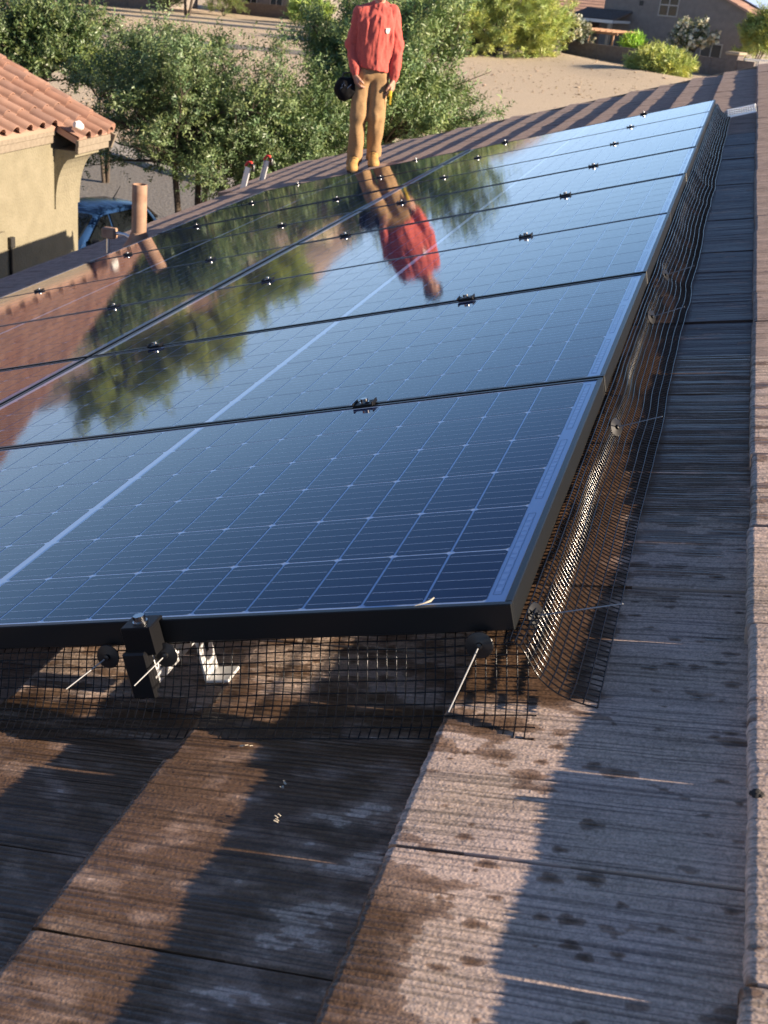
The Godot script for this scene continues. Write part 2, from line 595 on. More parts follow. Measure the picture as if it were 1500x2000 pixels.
	var shirt := textured("shirt", ramp_tex(noise(0.05, 41, 4), 256, [[0.2, Color(0.46, 0.078, 0.060)], [0.8, Color(0.56, 0.105, 0.080)]]), 0.3, 0.9, null, 1.0, false)
	shirt.rim_enabled = true
	shirt.rim = 0.3
	textured("trousers", ramp_tex(noise(0.05, 42, 4), 256, [[0.2, Color(0.29, 0.172, 0.078)], [0.8, Color(0.37, 0.225, 0.105)]]), 0.3, 0.9, null, 1.0, false)
	textured("boot_leather", ramp_tex(noise(0.05, 43, 4), 256, [[0.2, Color(0.36, 0.20, 0.06)], [0.8, Color(0.46, 0.27, 0.09)]]), 0.2, 0.75, null, 1.0, false)
	mat("bag_cloth", lin(0.005, 0.005, 0.006), 0.85, 0.0, 0.3)
	mat("boot_sole", lin(0.05, 0.035, 0.02), 0.8)
	var skin := mat("skin", lin(0.46, 0.25, 0.17), 0.5)
	skin.subsurf_scatter_enabled = true
	skin.subsurf_scatter_strength = 0.1
	mat("hair", lin(0.022, 0.016, 0.012), 0.5)
	mat("yellow_plastic", lin(0.62, 0.42, 0.03), 0.4)
	mat("badge", lin(0.72, 0.62, 0.58), 0.7)
	mat("eye", lin(0.03, 0.02, 0.015), 0.2)
	mat("leather_belt", lin(0.035, 0.024, 0.017), 0.6)
	mat("dry_leaf", lin(0.50, 0.44, 0.34), 0.8)
	mat("galvanised", lin(0.72, 0.74, 0.76), 0.35, 0.9)
	mat("dark_gap", lin(0.01, 0.01, 0.01), 0.9)

# ---------------------------------------------------------------- the roof of our house
# one ribbed concrete tile: x from its lower edge (0) up the slope, z across, top at y = 0 before it is tilted
func tile_mesh(r: RandomNumberGenerator, nz: int, nx: int, material: Material, x_at: float, z_at: float, near: bool) -> ArrayMesh:
	var width := TILE_WIDTH - 0.0035
	var length := 0.395
	# ribs: an uneven row of ridges and grooves across the tile
	var prof := PackedFloat32Array()
	prof.resize(nz + 1)
	var fine := PackedFloat32Array()
	fine.resize(420)
	var p := 0
	while p < 420:
		var wdt := r.randi_range(5, 13)
		var dep := r.randf_range(0.0006, 0.0026) * (0.25 if r.randf() < 0.2 else 1.0)
		for q in wdt:
			if p + q < 420:
				var t := float(q) / wdt
				fine[p + q] = -dep * pow(absf(cos(t * PI)), 3.0)
		p += wdt
	for j in nz + 1:
		var f := width * j / nz * 1000.0
		var k := int(f)
		var a := fine[mini(k, 419)]
		prof[j] = lerpf(a, fine[mini(k + 1, 419)], f - k)
	var warp := noise(6.0, r.randi() % 1000, 2)
	var chip := noise(60.0, r.randi() % 1000, 3)
	var rows: Array[Vector2] = [Vector2(0.004, -TILE_THICK), Vector2(0.001, -TILE_THICK * 0.6), Vector2(-0.0005, -0.010), Vector2(0.0015, -0.0035), Vector2(0.005, -0.0010), Vector2(0.010, 0.0)]
	for k in nx:
		rows.append(Vector2(0.010 + (length - 0.010) * (k + 1) / nx, 0.0))
	var P := PackedVector3Array()
	var uv := PackedVector2Array()
	var cols := rows.size() - 1
	for j in nz + 1:
		var z := width * j / nz
		for i in cols + 1:
			var q := rows[i]
			var y := q.y
			var x := q.x
			if i >= 3:
				y += prof[j] * clampf((q.x - 0.001) / 0.006, 0.35, 1.0) * (0.75 + 0.35 * warp.get_noise_2d(x * 3.0, z * 12.0)) + warp.get_noise_2d(x, z) * 0.0014
				if near:
					y += r.randf_range(-0.00010, 0.00010)
			if i < 5:
				x += chip.get_noise_2d(z, q.y * 0.5) * 0.0022
				y += chip.get_noise_2d(z + 5.0, q.y) * 0.0010
			if j == 0 or j == nz:
				y -= 0.0008
			P.append(Vector3(x, y, z))
			uv.append(Vector2((x_at + x - NEAR_X0) / NEAR_SX, (z_at + z - NEAR_Z0) / NEAR_SZ) if near else Vector2((x_at + x) / 1.5, (z_at + z) / 1.5))
	var b := MB.new()
	b.grid(P, cols, nz, uv)
	for side: int in [0, nz]:            # the two flanks
		for i in range(2, cols):
			var a := P[side * (cols + 1) + i]
			var c := P[side * (cols + 1) + i + 1]
			var a2 := Vector3(a.x, -TILE_THICK * 0.9, a.z)
			var c2 := Vector3(c.x, -TILE_THICK * 0.9, c.z)
			var first := b.V.size()
			if side == 0:
				b.quad(c2, a2, a, c)
			else:
				b.quad(a2, c2, c, a)
			for k in 4:
				b.U[first + k] = uv[side * (cols + 1) + i]
	return b.mesh(material)

func tile_place(k: int, j: int, r: RandomNumberGenerator) -> Transform3D:
	var z0 := tile_z(k, j)
	var x0 := EDGE0 - TILE_PITCH * k
	var turn := Basis(Vector3(0, 0, 1), -atan(TILE_THICK / TILE_PITCH) + r.randf_range(-0.004, 0.004)) * Basis(Vector3(1, 0, 0), r.randf_range(-0.004, 0.004)) * Basis(Vector3(0, 1, 0), r.randf_range(-0.004, 0.004))
	return on_roof(x0 + r.randf_range(-0.003, 0.003), TILE_TOP + r.randf_range(-0.0025, 0.002), z0, turn)

func tile_z(k: int, j: int) -> float:           # near end of tile j of course k; odd and even courses are staggered
	return (0.150 if k % 2 == 0 else 0.314) - TILE_WIDTH * (j + 1) + 0.002

func make_roof() -> void:
	var house := thing("house", "house whose brown ribbed concrete tile roof carries the solar panels", "house")
	var r := RandomNumberGenerator.new()
	r.seed = 77
	# which tiles are single pieces: those that show largest
	var all: Array = []
	for k in range(-6, 17):
		for j in range(-6, 44):
			var z := tile_z(k, j)
			if z < -14.45 or z > 1.9:
				continue
			if k == 16 and z > -11.5:
				continue
			var x := EDGE0 - TILE_PITCH * k
			var shown := false
			if z > -0.75 and z < 0.75:
				shown = k >= 0 and k <= 3
			elif z <= -0.75:
				shown = k == 0 or k == 1
				if z < -7.9 and k >= 0:
					shown = true
				if k >= 13 and z < -4.5:
					shown = true
			all.append([k, j, x, z, shown, Vector3(x - 0.31, 0.7, z - 1.29).length() - (1000.0 if shown else 0.0)])
	all.sort_custom(func(a: Array, c: Array) -> bool: return a[5] < c[5])
	var dry: Array[ArrayMesh] = []
	var wet: Array[ArrayMesh] = []
	var plain: Array[ArrayMesh] = []
	for v in 5:
		dry.append(tile_mesh(r, 82, 7, M.dry_tile, r.randf() * 1.5, r.randf() * 1.5, false))
		wet.append(tile_mesh(r, 82, 7, M.wet_tile, r.randf() * 1.5, r.randf() * 1.5, false))
	for v in 3:
		plain.append(tile_mesh(r, 24, 3, M.dry_tile, r.randf() * 1.5, r.randf() * 1.5, false))
	var rest: Array[Transform3D] = []
	var count := 0
	for a: Array in all:
		var k: int = a[0]
		var j: int = a[1]
		var z: float = a[3]
		var at := tile_place(k, j, r)
		if not a[4] or count >= 299:
			rest.append(at)
			continue
		count += 1
		var me: ArrayMesh
		if z > -1.7 and k >= 0 and k <= 3:
			me = tile_mesh(r, 260, 11, M.near_tile, EDGE0 - TILE_PITCH * k, z, true)
		elif z > -7.2 and k == 1:
			me = wet[r.randi() % 5]
		else:
			me = dry[r.randi() % 5]
		put("roof_tile", me, house).transform = at
	var mm := MultiMesh.new()
	mm.transform_format = MultiMesh.TRANSFORM_3D
	mm.mesh = plain[0]
	mm.instance_count = rest.size()
	for n in rest.size():
		mm.set_instance_transform(n, rest[n])
	var mi := MultiMeshInstance3D.new()
	mi.name = "hidden_roof_tiles"
	mi.multimesh = mm
	house.add_child(mi, true)
	stuff(mi)
	# deck under the tiles, eave board, gable boards, walls
	var eave := EDGE0 - TILE_PITCH * 15 + 0.03
	var d := MB.new()
	d.box(roof((eave + 2.5) * 0.5, -0.235, -6.25), Vector3(2.5 - eave, 0.06, 16.3), 0.0, RB)
	d.box(roof(eave - 0.16, -0.235, -12.9), Vector3(0.34, 0.06, 2.9), 0.0, RB)
	obj("roof_deck", d, M.deck, house)
	var f := MB.new()
	f.box(roof(eave - 0.02, -0.27, -4.9) + Vector3(0, -0.06, 0), Vector3(0.04, 0.2, 13.2), 0.004)
	f.box(roof(eave - 0.35, -0.27, -12.95) + Vector3(0, -0.06, 0), Vector3(0.04, 0.2, 3.0), 0.004)
	obj("eave_board", f, M.fascia, house)
	f = MB.new()
	f.box(roof((eave + 2.5) * 0.5, -0.23, -14.45), Vector3(2.6 - eave, 0.17, 0.035), 0.003, RB)
	obj("gable_board", f, M.fascia, house)
	var w := MB.new()
	var base := roof(eave, -0.3, 0)
	w.prism(PackedVector2Array([Vector2(base.x + 0.45, GROUND), Vector2(6.0, GROUND), Vector2(6.0, -0.6), Vector2(2.4, roof(2.5, -0.27, 0).y), Vector2(base.x + 0.45, roof(eave + 0.47, -0.27, 0).y)]), 15.9, Vector3(0, 0, -14.1))
	obj("wall", w, M.tan_stucco, house)
	# the other slope beyond the ridge
	var o := MB.new()
	var ridge := roof(2.5, -0.13, 0)
	o.box(ridge + Vector3(2.2, -0.72, -6.3), Vector3(4.7, 0.10, 16.4), 0.0, Basis(Vector3(0, 0, 1), -PITCH))
	obj("back_slope", o, M.dry_tile, house)
	var rt := MB.new()
	for n in 40:
		var z := 1.7 - n * 0.41
		rt.tube(pts([ridge + Vector3(0, -0.02, z), ridge + Vector3(0, 0.0, z - 0.43)]), PackedFloat32Array([0.125, 0.105]), 12)
	stuff(obj("ridge_tiles", rt, M.dry_tile, house))

# ---------------------------------------------------------------- the solar panels
const LONG := 1.70
const ROW := 1.0127

func make_panels() -> void:
	# cells: a sheet of silicon with clipped corners and its six thin conductors
	var cw := 0.0775
	var ch := 0.1578
	var cells: Array[ArrayMesh] = []
	for k in 3:
		var b := MB.new()
		var c := 0.0046
		var hx := cw * 0.5
		var hz := ch * 0.5
		var ring := [Vector3(-hx + c, 0, -hz), Vector3(-hx, 0, -hz + c), Vector3(-hx, 0, hz - c), Vector3(-hx + c, 0, hz), Vector3(hx - c, 0, hz), Vector3(hx, 0, hz - c), Vector3(hx, 0, -hz + c), Vector3(hx - c, 0, -hz)]
		for p: Vector3 in ring:
			b.vert(p, Vector3.UP)
		for n in range(1, 7):
			b.tri(0, n, n + 1)
		var m := b.mesh(M["cell_%d" % k])
		var s := MB.new()
		for n in 6:
			var z := (n - 2.5) * ch / 6.0
			s.quad(Vector3(-hx + 0.0015, 0.00008, z + 0.00055), Vector3(hx - 0.0015, 0.00008, z + 0.00055), Vector3(hx - 0.0015, 0.00008, z - 0.00055), Vector3(-hx + 0.0015, 0.00008, z - 0.00055))
		s.append_to(m, M.busbar)
		cells.append(m)
	var places: Array[Vector3] = []
	for row in 6:
		for n in 20:
			var half := n / 10
			var x := -0.0323 - (n % 10 + 0.5) * 0.0809 if half == 0 else -LONG + 0.0323 + (n % 10 + 0.5) * 0.0809
			places.append(Vector3(x, -0.0016, -0.0152 - (row + 0.5) * 0.1616))
	# frame
	var fr := MB.new()
	fr.box(Vector3(-LONG * 0.5, -0.0175, -0.005), Vector3(LONG, 0.035, 0.010), 0.0012)
	fr.box(Vector3(-LONG * 0.5, -0.0175, -0.995), Vector3(LONG, 0.035, 0.010), 0.0012)
	fr.box(Vector3(-0.005, -0.0175, -0.5), Vector3(0.010, 0.0346, 0.980), 0.0012)
	fr.box(Vector3(-LONG + 0.005, -0.0175, -0.5), Vector3(0.010, 0.0346, 0.980), 0.0012)
	var frame_mesh := fr.mesh(M.frame)
	var bk := MB.new()
	bk.box(Vector3(-LONG * 0.5, -0.004, -0.5), Vector3(LONG - 0.020, 0.004, 0.980))
	var back_mesh := bk.mesh(M.backsheet)
	# the printed strip with its row of codes along one short edge, and the junction boxes below
	var st := MB.new()
	var rs := RandomNumberGenerator.new()
	rs.seed = 3
	var lines := MB.new()
	for n in 3:
		var z0 := -0.030 - n * 0.33
		lines.box(Vector3(-0.0287, -0.00178, z0 - 0.14), Vector3(0.0006, 0.0002, 0.27))
		lines.box(Vector3(-0.0185, -0.00178, z0 - 0.14), Vector3(0.0006, 0.0002, 0.27))
		lines.box(Vector3(-0.0236, -0.00178, z0 - 0.004), Vector3(0.0100, 0.0002, 0.0008))
		lines.box(Vector3(-0.0236, -0.00178, z0 - 0.276), Vector3(0.0100, 0.0002, 0.0008))
		var z := z0 - 0.012
		while z > z0 - 0.255:
			var l := rs.randf_range(0.008, 0.016)
			st.box(Vector3(-0.0236, -0.00180, z - l * 0.5), Vector3(0.0074, 0.0002, l))
			z -= l + rs.randf_range(0.005, 0.010)
	var strip_mesh := st.mesh(M.print)
	var lines_mesh := lines.mesh(M.print_line)
	var r := RandomNumberGenerator.new()
	r.seed = 8
	var ordinal := ["nearest", "second", "third", "fourth", "fifth", "sixth", "seventh", "farthest"]
	for col in 2:
		for row in 8:
			var label := "black framed solar panel with white cell grid, %s of the row beside the wire mesh" % ordinal[row] if col == 0 else "black framed solar panel on the eave side, %s of the lower row" % ordinal[row]
			var t := thing("solar_panel", label, "solar panel", on_roof(-col * (LONG + 0.014) + r.randf_range(-0.002, 0.002), r.randf_range(-0.0015, 0.0015), -row * ROW, Basis(Vector3(1, 0, 0), r.randf_range(-0.0012, 0.0012)) * Basis(Vector3(0, 0, 1), r.randf_range(-0.0010, 0.0010))), "solar panels of the array on the tile roof")
			put("frame", frame_mesh, t)
			put("backsheet", back_mesh, t)
			stuff(put("code_strip", strip_mesh, t))
			stuff(put("code_border", lines_mesh, t))
			if row < 5:
				for p in places:
					put("solar_cell", cells[r.randi() % 3], t).position = p
			else:
				var mm := MultiMesh.new()
				mm.transform_format = MultiMesh.TRANSFORM_3D
				mm.mesh = cells[row % 3]
				mm.instance_count = places.size()
				for n in places.size():
					mm.set_instance_transform(n, Transform3D(Basis.IDENTITY, places[n]))
				var mi := MultiMeshInstance3D.new()
				mi.name = "solar_cells"
				mi.multimesh = mm
				t.add_child(mi, true)
				stuff(mi)

const RAILS := [-0.478, -1.462, -2.145, -3.120]

func make_mounts() -> void:
	var names_of := ["first rail from the wire mesh", "second rail from the wire mesh", "third rail from the wire mesh", "rail nearest the eave"]
	# rails with their end caps and feet
	for n in 4:
		var x: float = RAILS[n] - 0.030
		var t := thing("mounting_rail", "black capped aluminium rail under the panels, %s" % names_of[n], "mounting rail", on_roof(x, -0.061, 0.0), "rails that carry the panels")
		var b := MB.new()
		# an open profile: two walls, floor and lips
		for s: float in [-1.0, 1.0]:
			b.box(Vector3(s * 0.0155, 0, -4.05), Vector3(0.0030, 0.050, 8.16), 0.0004)
			b.box(Vector3(s * 0.0110, 0.0235, -4.05), Vector3(0.0060, 0.0030, 8.16), 0.0004)
			b.box(Vector3(s * 0.0185, -0.0105, -4.05), Vector3(0.0030, 0.0040, 8.16), 0.0004)
		b.box(Vector3(0, -0.0235, -4.05), Vector3(0.028, 0.0030, 8.16), 0.0004)
		b.box(Vector3(0, 0.004, -4.05), Vector3(0.028, 0.0024, 8.16), 0.0004)
		obj("rail", b, M.aluminium, t)
		for e: Array in [[0.034, 1.0], [-8.135, -1.0]]:
			var cap := MB.new()
			cap.box(Vector3(0, -0.004, e[0]), Vector3(0.037, 0.070, 0.009), 0.0028)
			cap.box(Vector3(0, 0.0, e[0] - 0.007 * e[1]), Vector3(0.040, 0.056, 0.012), 0.002)
			obj("end_cap", cap, M.black_plastic, t)
		for k in 6:
			var foot := MB.new()
			var z := -0.068 - k * 1.58
			foot.box(Vector3(0.0505, -0.022, z), Vector3(0.005, 0.080, 0.042), 0.0012)
			foot.box(Vector3(0.0330, 0.0155, z), Vector3(0.032, 0.005, 0.042), 0.0012)
			foot.box(Vector3(0.0690, -0.0595, z), Vector3(0.034, 0.005, 0.042), 0.0012)
			var ft := obj("roof_foot", foot, M.aluminium, t)
			var bolt := MB.new()
			bolt.tube(pts([Vector3(0.030, 0.017, z), Vector3(0.030, 0.024, z)]), same(0.0075), 6)
			bolt.box(Vector3(0.0532, -0.008, z), Vector3(0.0014, 0.026, 0.008))
			obj("foot_bolt", bolt, M.dark_gap, ft)
	# the clamps between the panels
	var plate := MB.new()
	plate.box(Vector3(0, 0.0026, 0), Vector3(0.044, 0.0045, 0.036), 0.0012)
	plate.box(Vector3(0, -0.016, 0), Vector3(0.042, 0.034, 0.0085), 0.0008)
	plate.box(Vector3(0.0205, 0.0062, 0.0), Vector3(0.0030, 0.0060, 0.034), 0.001)
	plate.box(Vector3(-0.0205, 0.0062, 0.0), Vector3(0.0030, 0.0060, 0.034), 0.001)
	var plate_mesh := plate.mesh(M.black_metal)
	var bolt := MB.new()
	bolt.tube(pts([Vector3(0, 0.004, 0), Vector3(0, 0.0135, 0)]), same(0.0078), 6)
	bolt.tube(pts([Vector3(0, 0.004, 0), Vector3(0, 0.0062, 0)]), same(0.0105), 14)
	var bolt_mesh := bolt.mesh(M.steel)
	var seams := ["first", "second", "third", "fourth", "fifth", "sixth", "seventh"]
	for row in 7:
		for n in 4:
			var t := thing("panel_clamp", "black clamp on the %s seam between panels, over the %s" % [seams[row], names_of[n]], "clamp", on_roof(RAILS[n], 0.0, -(row + 1) * ROW + 0.0064), "clamps between the panels")
			put("clamp_plate", plate_mesh, t)
			put("bolt", bolt_mesh, t)
	# end clamps hold the outer frames
	var ec := MB.new()
	ec.box(Vector3(0, 0.0030, 0.012), Vector3(0.046, 0.0045, 0.040), 0.0014)
	ec.box(Vector3(-0.0205, -0.0175, 0.017), Vector3(0.0035, 0.038, 0.028), 0.0008)
	ec.box(Vector3(0.0205, -0.0175, 0.017), Vector3(0.0035, 0.038, 0.028), 0.0008)
	ec.box(Vector3(0, -0.0165, 0.0305), Vector3(0.046, 0.040, 0.0035), 0.0012)
	ec.box(Vector3(0, -0.034, 0.014), Vector3(0.040, 0.004, 0.028), 0.0008)
	var ec_mesh := ec.mesh(M.black_metal)
	var bt := MB.new()
	bt.tube(pts([Vector3(0, 0.005, 0.014), Vector3(0, 0.0075, 0.014)]), same(0.0105), 18)
	bt.tube(pts([Vector3(0, 0.007, 0.014), Vector3(0, 0.0155, 0.014)]), same(0.0085), 6)
	var bt_mesh := bt.mesh(M.steel)
	for n in 4:
		for e in 2:
			var where := on_roof(RAILS[n] - 0.020, 0.0, 0.0) if e == 0 else on_roof(RAILS[n], 0.0, -7 * ROW - 1.0, Basis(Vector3.UP, PI))
			var t := thing("end_clamp", "black end clamp on the %s array edge, over the %s" % ["near" if e == 0 else "far", names_of[n]], "clamp", where, "end clamps at the array edges")
			put("clamp_body", ec_mesh, t)
			put("bolt", bt_mesh, t)

# ---------------------------------------------------------------- the wire mesh that keeps birds out
# profile of the sheet: how far it stands out and how high it is after so many cells from the top
func skirt_point(run: float, s: float, wave: FastNoiseLite, kind: int) -> Vector2:
	var prof: PackedVector2Array
	if kind == 0:
		prof = PackedVector2Array([Vector2(-0.030, -0.0375), Vector2(-0.014, -0.039), Vector2(-0.002, -0.048), Vector2(0.009, -0.065), Vector2(0.023, -0.085), Vector2(0.040, -0.105), Vector2(0.062, -0.121), Vector2(0.092, -0.130)])
	else:
		prof = PackedVector2Array([Vector2(-0.012, -0.0365), Vector2(0.004, -0.033), Vector2(0.016, -0.042), Vector2(0.023, -0.062), Vector2(0.031, -0.082), Vector2(0.045, -0.101), Vector2(0.065, -0.115), Vector2(0.089, -0.125)])
	var f := clampf(s, 0.0, 1.0) * (prof.size() - 1)
	var k := mini(int(f), prof.size() - 2)
	var p := prof[k].lerp(prof[k + 1], f - k)
	var w := wave.get_noise_2d(run, 0.0)
	var w2 := wave.get_noise_2d(run * 2.2, 40.0)
	var amp := smoothstep(0.0, 0.5, s)
	p.x += (w * 0.007 + w2 * 0.003) * amp * smoothstep(-0.1, 1.6, run) + w2 * 0.004 * sin(s * PI)
	p.y += w2 * 0.006 * sin(s * PI)
	return p

func make_skirts() -> void:
	var cell := 0.0127
	for kind in 2:
		var wave := noise(1.5 if kind == 0 else 1.1, 51 + kind, 2)
		var length := 1.75 if kind == 0 else 8.14
		var start := -0.012 if kind == 0 else -0.030
		var rows := 12
		var n := int((length - start) / cell)
		var along := MB.new()
		var across := MB.new()
		var at := func(run: float, s: float) -> Vector3:
			var p := skirt_point(run, s, wave, kind)
			if kind == 1:
				p.x *= 1.0 - 0.35 * smoothstep(0.02, -0.05, run) * (1.0 - s)
				return Vector3(p.x, p.y, -run)
			return Vector3(-run, p.y, p.x)
		var rad := 0.00092 if kind == 0 else 0.00108
		for k in n + 1:
			var run := start + k * cell
			var line := PackedVector3Array()
			for q in 13:
				line.append(at.call(run, q / 12.0))
			across.tube(line, same(rad), 5 if run < 2.0 else 4, false)
		for q in rows + 1:
			var s := float(q) / rows
			var line := PackedVector3Array()
			if kind == 0:
				line.append(at.call(start - 0.011, s))
			for k in n + 1:
				line.append(at.call(start + k * cell, s) + Vector3(0, 0.0009, 0))
			along.tube(line, same(rad), 5 if kind == 0 else 4, false)
		var t := thing("wire_mesh", "black wire mesh sheet hanging under the near edge of the front panel" if kind == 0 else "long black wire mesh skirt bulging along the right side of the array", "wire mesh", on_roof(0, 0, 0))
		stuff(obj("cross_wires", across, M.wire, t))
		stuff(obj("long_wires", along, M.wire, t))
	# round clips with a stiff rod each
	var disc := MB.new()
	disc.lathe(PackedVector2Array([Vector2(0.0, -0.0012), Vector2(0.0165, -0.0012), Vector2(0.0172, 0.0), Vector2(0.0165, 0.0010), Vector2(0.0045, 0.0022), Vector2(0.0038, 0.006), Vector2(0.0, 0.0065)]), 22, Vector3.ZERO)
	var disc_mesh := disc.mesh(M.black_plastic)
	var list := [
		[Vector3(-0.565, -0.046, 0.012), Vector3(-0.603, -0.062, 0.074), "black disc clip left of the rail end cap", true],
		[Vector3(-0.474, -0.046, 0.012), Vector3(-0.497, -0.060, 0.072), "black disc clip right of the rail end cap", true],
		[Vector3(-0.043, -0.046, 0.014), Vector3(-0.060, -0.072, 0.128), "black disc clip under the near corner of the array", true],
		[Vector3(0.012, -0.048, -0.066), Vector3(0.120, -0.030, -0.052), "pale rod through the side mesh by the near corner", false],
		[Vector3(0.030, -0.060, -0.865), Vector3(0.112, -0.044, -0.850), "pale rod through the side mesh beside the first seam", false],
		[Vector3(0.028, -0.060, -1.74), Vector3(0.106, -0.044, -1.73), "pale rod through the side mesh between the first and second seams", false],
		[Vector3(0.028, -0.060, -2.25), Vector3(0.106, -0.044, -2.24), "pale rod through the side mesh beyond the second seam", false]]
	for e: Array in list:
		var a: Vector3 = e[0]
		var z: Vector3 = e[1]
		var dir := (z - a).normalized()
		var dn := (dir + (Vector3(0.3, 0.6, 1.3) - a).normalized() * (1.2 if e[3] else 0.3)).normalized()
		var side := dn.cross(Vector3(0.3, 0.1, 0.9) if absf(dn.z) < 0.6 else Vector3.RIGHT).normalized()
		var t := thing("mesh_clip", e[2], "mesh clip", on_roof(a.x, a.y, a.z), "clips that hold the wire mesh")
		put("disc", disc_mesh, t).transform = Transform3D(Basis(side, dn, side.cross(dn)), Vector3.ZERO)
		var rod := MB.new()
		rod.tube(pts([Vector3.ZERO, (z - a) * 0.5, z - a]), PackedFloat32Array([0.0010, 0.0009, 0.0008]), 8)
		obj("rod", rod, M.rod_wire, t)

# ---------------------------------------------------------------- small things on the roof
func make_roof_things() -> void:
	# vent pipe beyond the array, with the shadow side towards the eave
	var t := thing("vent_pipe", "brown painted vent pipe with flashing cone standing beyond the array", "vent pipe", Transform3D(Basis.IDENTITY, roof(-3.92, -0.14, -6.72)))
	var b := MB.new()
	b.lathe(PackedVector2Array([Vector2(0.054, 0.0), Vector2(0.054, 0.46), Vector2(0.053, 0.463), Vector2(0.047, 0.463), Vector2(0.047, 0.10)]), 28, Vector3.ZERO)
	obj("pipe", b, M.pipe_paint, t)
	b = MB.new()
	b.lathe(PackedVector2Array([Vector2(0.17, -0.045), Vector2(0.135, -0.01), Vector2(0.075, 0.085), Vector2(0.060, 0.125), Vector2(0.056, 0.128)]), 28, Vector3.ZERO)
	obj("flashing", b, M.pipe_paint, t)
	t = thing("junction_box", "small weathered grey box on a short post beside the vent pipe", "junction box", Transform3D(Basis.IDENTITY, roof(-4.20, -0.14, -6.78)))
	b = MB.new()
	b.box(Vector3(0, 0.16, 0), Vector3(0.105, 0.075, 0.07), 0.008)
	obj("box", b, M.pipe_paint, t)
	b = MB.new()
	b.tube(pts([Vector3(-0.01, -0.02, 0), Vector3(-0.01, 0.125, 0)]), same(0.014), 12)
	obj("post", b, M.galvanised, t)
	b = MB.new()
	b.tube(pts([Vector3(0.05, 0.165, 0), Vector3(0.13, 0.165, 0.01), Vector3(0.20, 0.15, 0.03)]), same(0.013), 12)
	obj("conduit", b, M.galvanised, t)
	# slotted aluminium strip lying across the course beside the mesh
	t = thing("slotted_strip", "short slotted aluminium strip standing across the tiles beside the far end of the mesh", "metal strip", on_roof(0.075, -0.128, -7.98, Basis(Vector3.UP, 0.10)))
	b = MB.new()
	for k in 4:
		b.box(Vector3(0.085, 0.008 + k * 0.013, -0.004 * k), Vector3(0.185, 0.006 if k in [1, 2] else 0.011, 0.003), 0.0006)
	for k in 12:
		b.box(Vector3(0.004 + k * 0.0148, 0.027, -0.006), Vector3(0.006, 0.042, 0.0024), 0.0004, Basis(Vector3.RIGHT, -0.26))
	obj("strip", b, M.galvanised, t)
	b = MB.new()
	b.box(Vector3(0.085, 0.002, 0.02), Vector3(0.185, 0.003, 0.045), 0.0006)
	obj("flange", b, M.galvanised, t)
	# ladder leaning on the eave
	t = thing("ladder", "aluminium ladder with red end caps standing above the eave left of the person", "ladder", Transform3D(Basis(Vector3(0, 0, 1), -0.21), Vector3(-5.48, GROUND, -11.72)))
	for s: float in [-1.0, 1.0]:
		b = MB.new()
		b.box(Vector3(-0.028, 1.965, s * 0.29), Vector3(0.004, 3.93, 0.030), 0.001)
		b.box(Vector3(0.028, 1.965, s * 0.29), Vector3(0.004, 3.93, 0.030), 0.001)
		b.box(Vector3(0, 1.965, s * 0.304), Vector3(0.054, 3.93, 0.003), 0.001)
		var rail := obj("side_rail", b, M.aluminium, t)
		b = MB.new()
		b.tube(pts([Vector3(-0.035, 3.93, s * 0.29), Vector3(-0.015, 3.98, s * 0.29), Vector3(0.02, 3.985, s * 0.29), Vector3(0.045, 3.94, s * 0.29)]), same(0.017), 10)
		obj("end_cap", b, M.red_plastic, rail)
		b = MB.new()
		b.tube(pts([Vector3(0.01, 3.97, s * 0.29), Vector3(0.05, 3.96, s * 0.29), Vector3(0.065, 3.90, s * 0.29)]), same(0.020), 10)
		obj("end_pad", b, M.black_plastic, rail)
	for k in 13:
		b = MB.new()
		b.tube(pts([Vector3(0, 0.28 + k * 0.28, -0.29), Vector3(0, 0.28 + k * 0.28, 0.29)]), same(0.016), 10)
		obj("rung", b, M.aluminium, t)
	# scraps: a twig on the near frame, pale flakes and grit on the tiles
	t = thing("dry_leaf", "pale curled leaf scrap on the near edge of the front panel", "leaf", on_roof(-0.108, 0.001, -0.012, Basis(Vector3.UP, 0.5)))
	b = MB.new()
	b.tube(pts([Vector3(-0.014, 0.0006, 0), Vector3(-0.004, 0.0016, 0.002), Vector3(0.006, 0.002, 0.0), Vector3(0.012, 0.0042, -0.002)]), PackedFloat32Array([0.0004, 0.0008, 0.0018, 0.0008]), 8)
	obj("leaf", b, M.dry_leaf, t)
	var r := RandomNumberGenerator.new()
	r.seed = 21
	var spots := [Vector3(-0.338, -0.132, 0.105), Vector3(-0.235, -0.130, 0.262), Vector3(-0.255, -0.134, 0.188), Vector3(0.085, -0.140, 0.150), Vector3(0.262, -0.120, 0.212)]
	var say := ["pale leaf flake on the wet tile behind the front mesh", "small curled brown leaf on the shaded tile below the front mesh", "tiny pale chip on the lit edge of the wet tile", "white scuff of residue on the shaded tile right of the front mesh", "dark grit lump on the lower edge of the sunlit upper course"]
	for k in 5:
		t = thing("scrap" if k < 4 else "grit_lump", say[k], "debris", on_roof(spots[k].x, spots[k].y, spots[k].z, Basis(Vector3.UP, r.randf() * 3.0)))
		b = MB.new()
		if k == 4:
			b.lathe(PackedVector2Array([Vector2(0.0, -0.004), Vector2(0.0055, 0.0), Vector2(0.006, 0.003), Vector2(0.002, 0.006), Vector2(0.0, 0.006)]), 7, Vector3.ZERO, Basis(Vector3.RIGHT, 0.5))
			b.box(Vector3(0.003, 0.001, 0.004), Vector3(0.006, 0.005, 0.005), 0.0012, Basis(Vector3(1, 1, 0).normalized(), 0.7))
			b.box(Vector3(-0.003, 0.001, -0.003), Vector3(0.005, 0.004, 0.006), 0.0012, Basis(Vector3(0, 1, 1).normalized(), 0.9))
			obj("lump", b, M.deck, t)
			continue
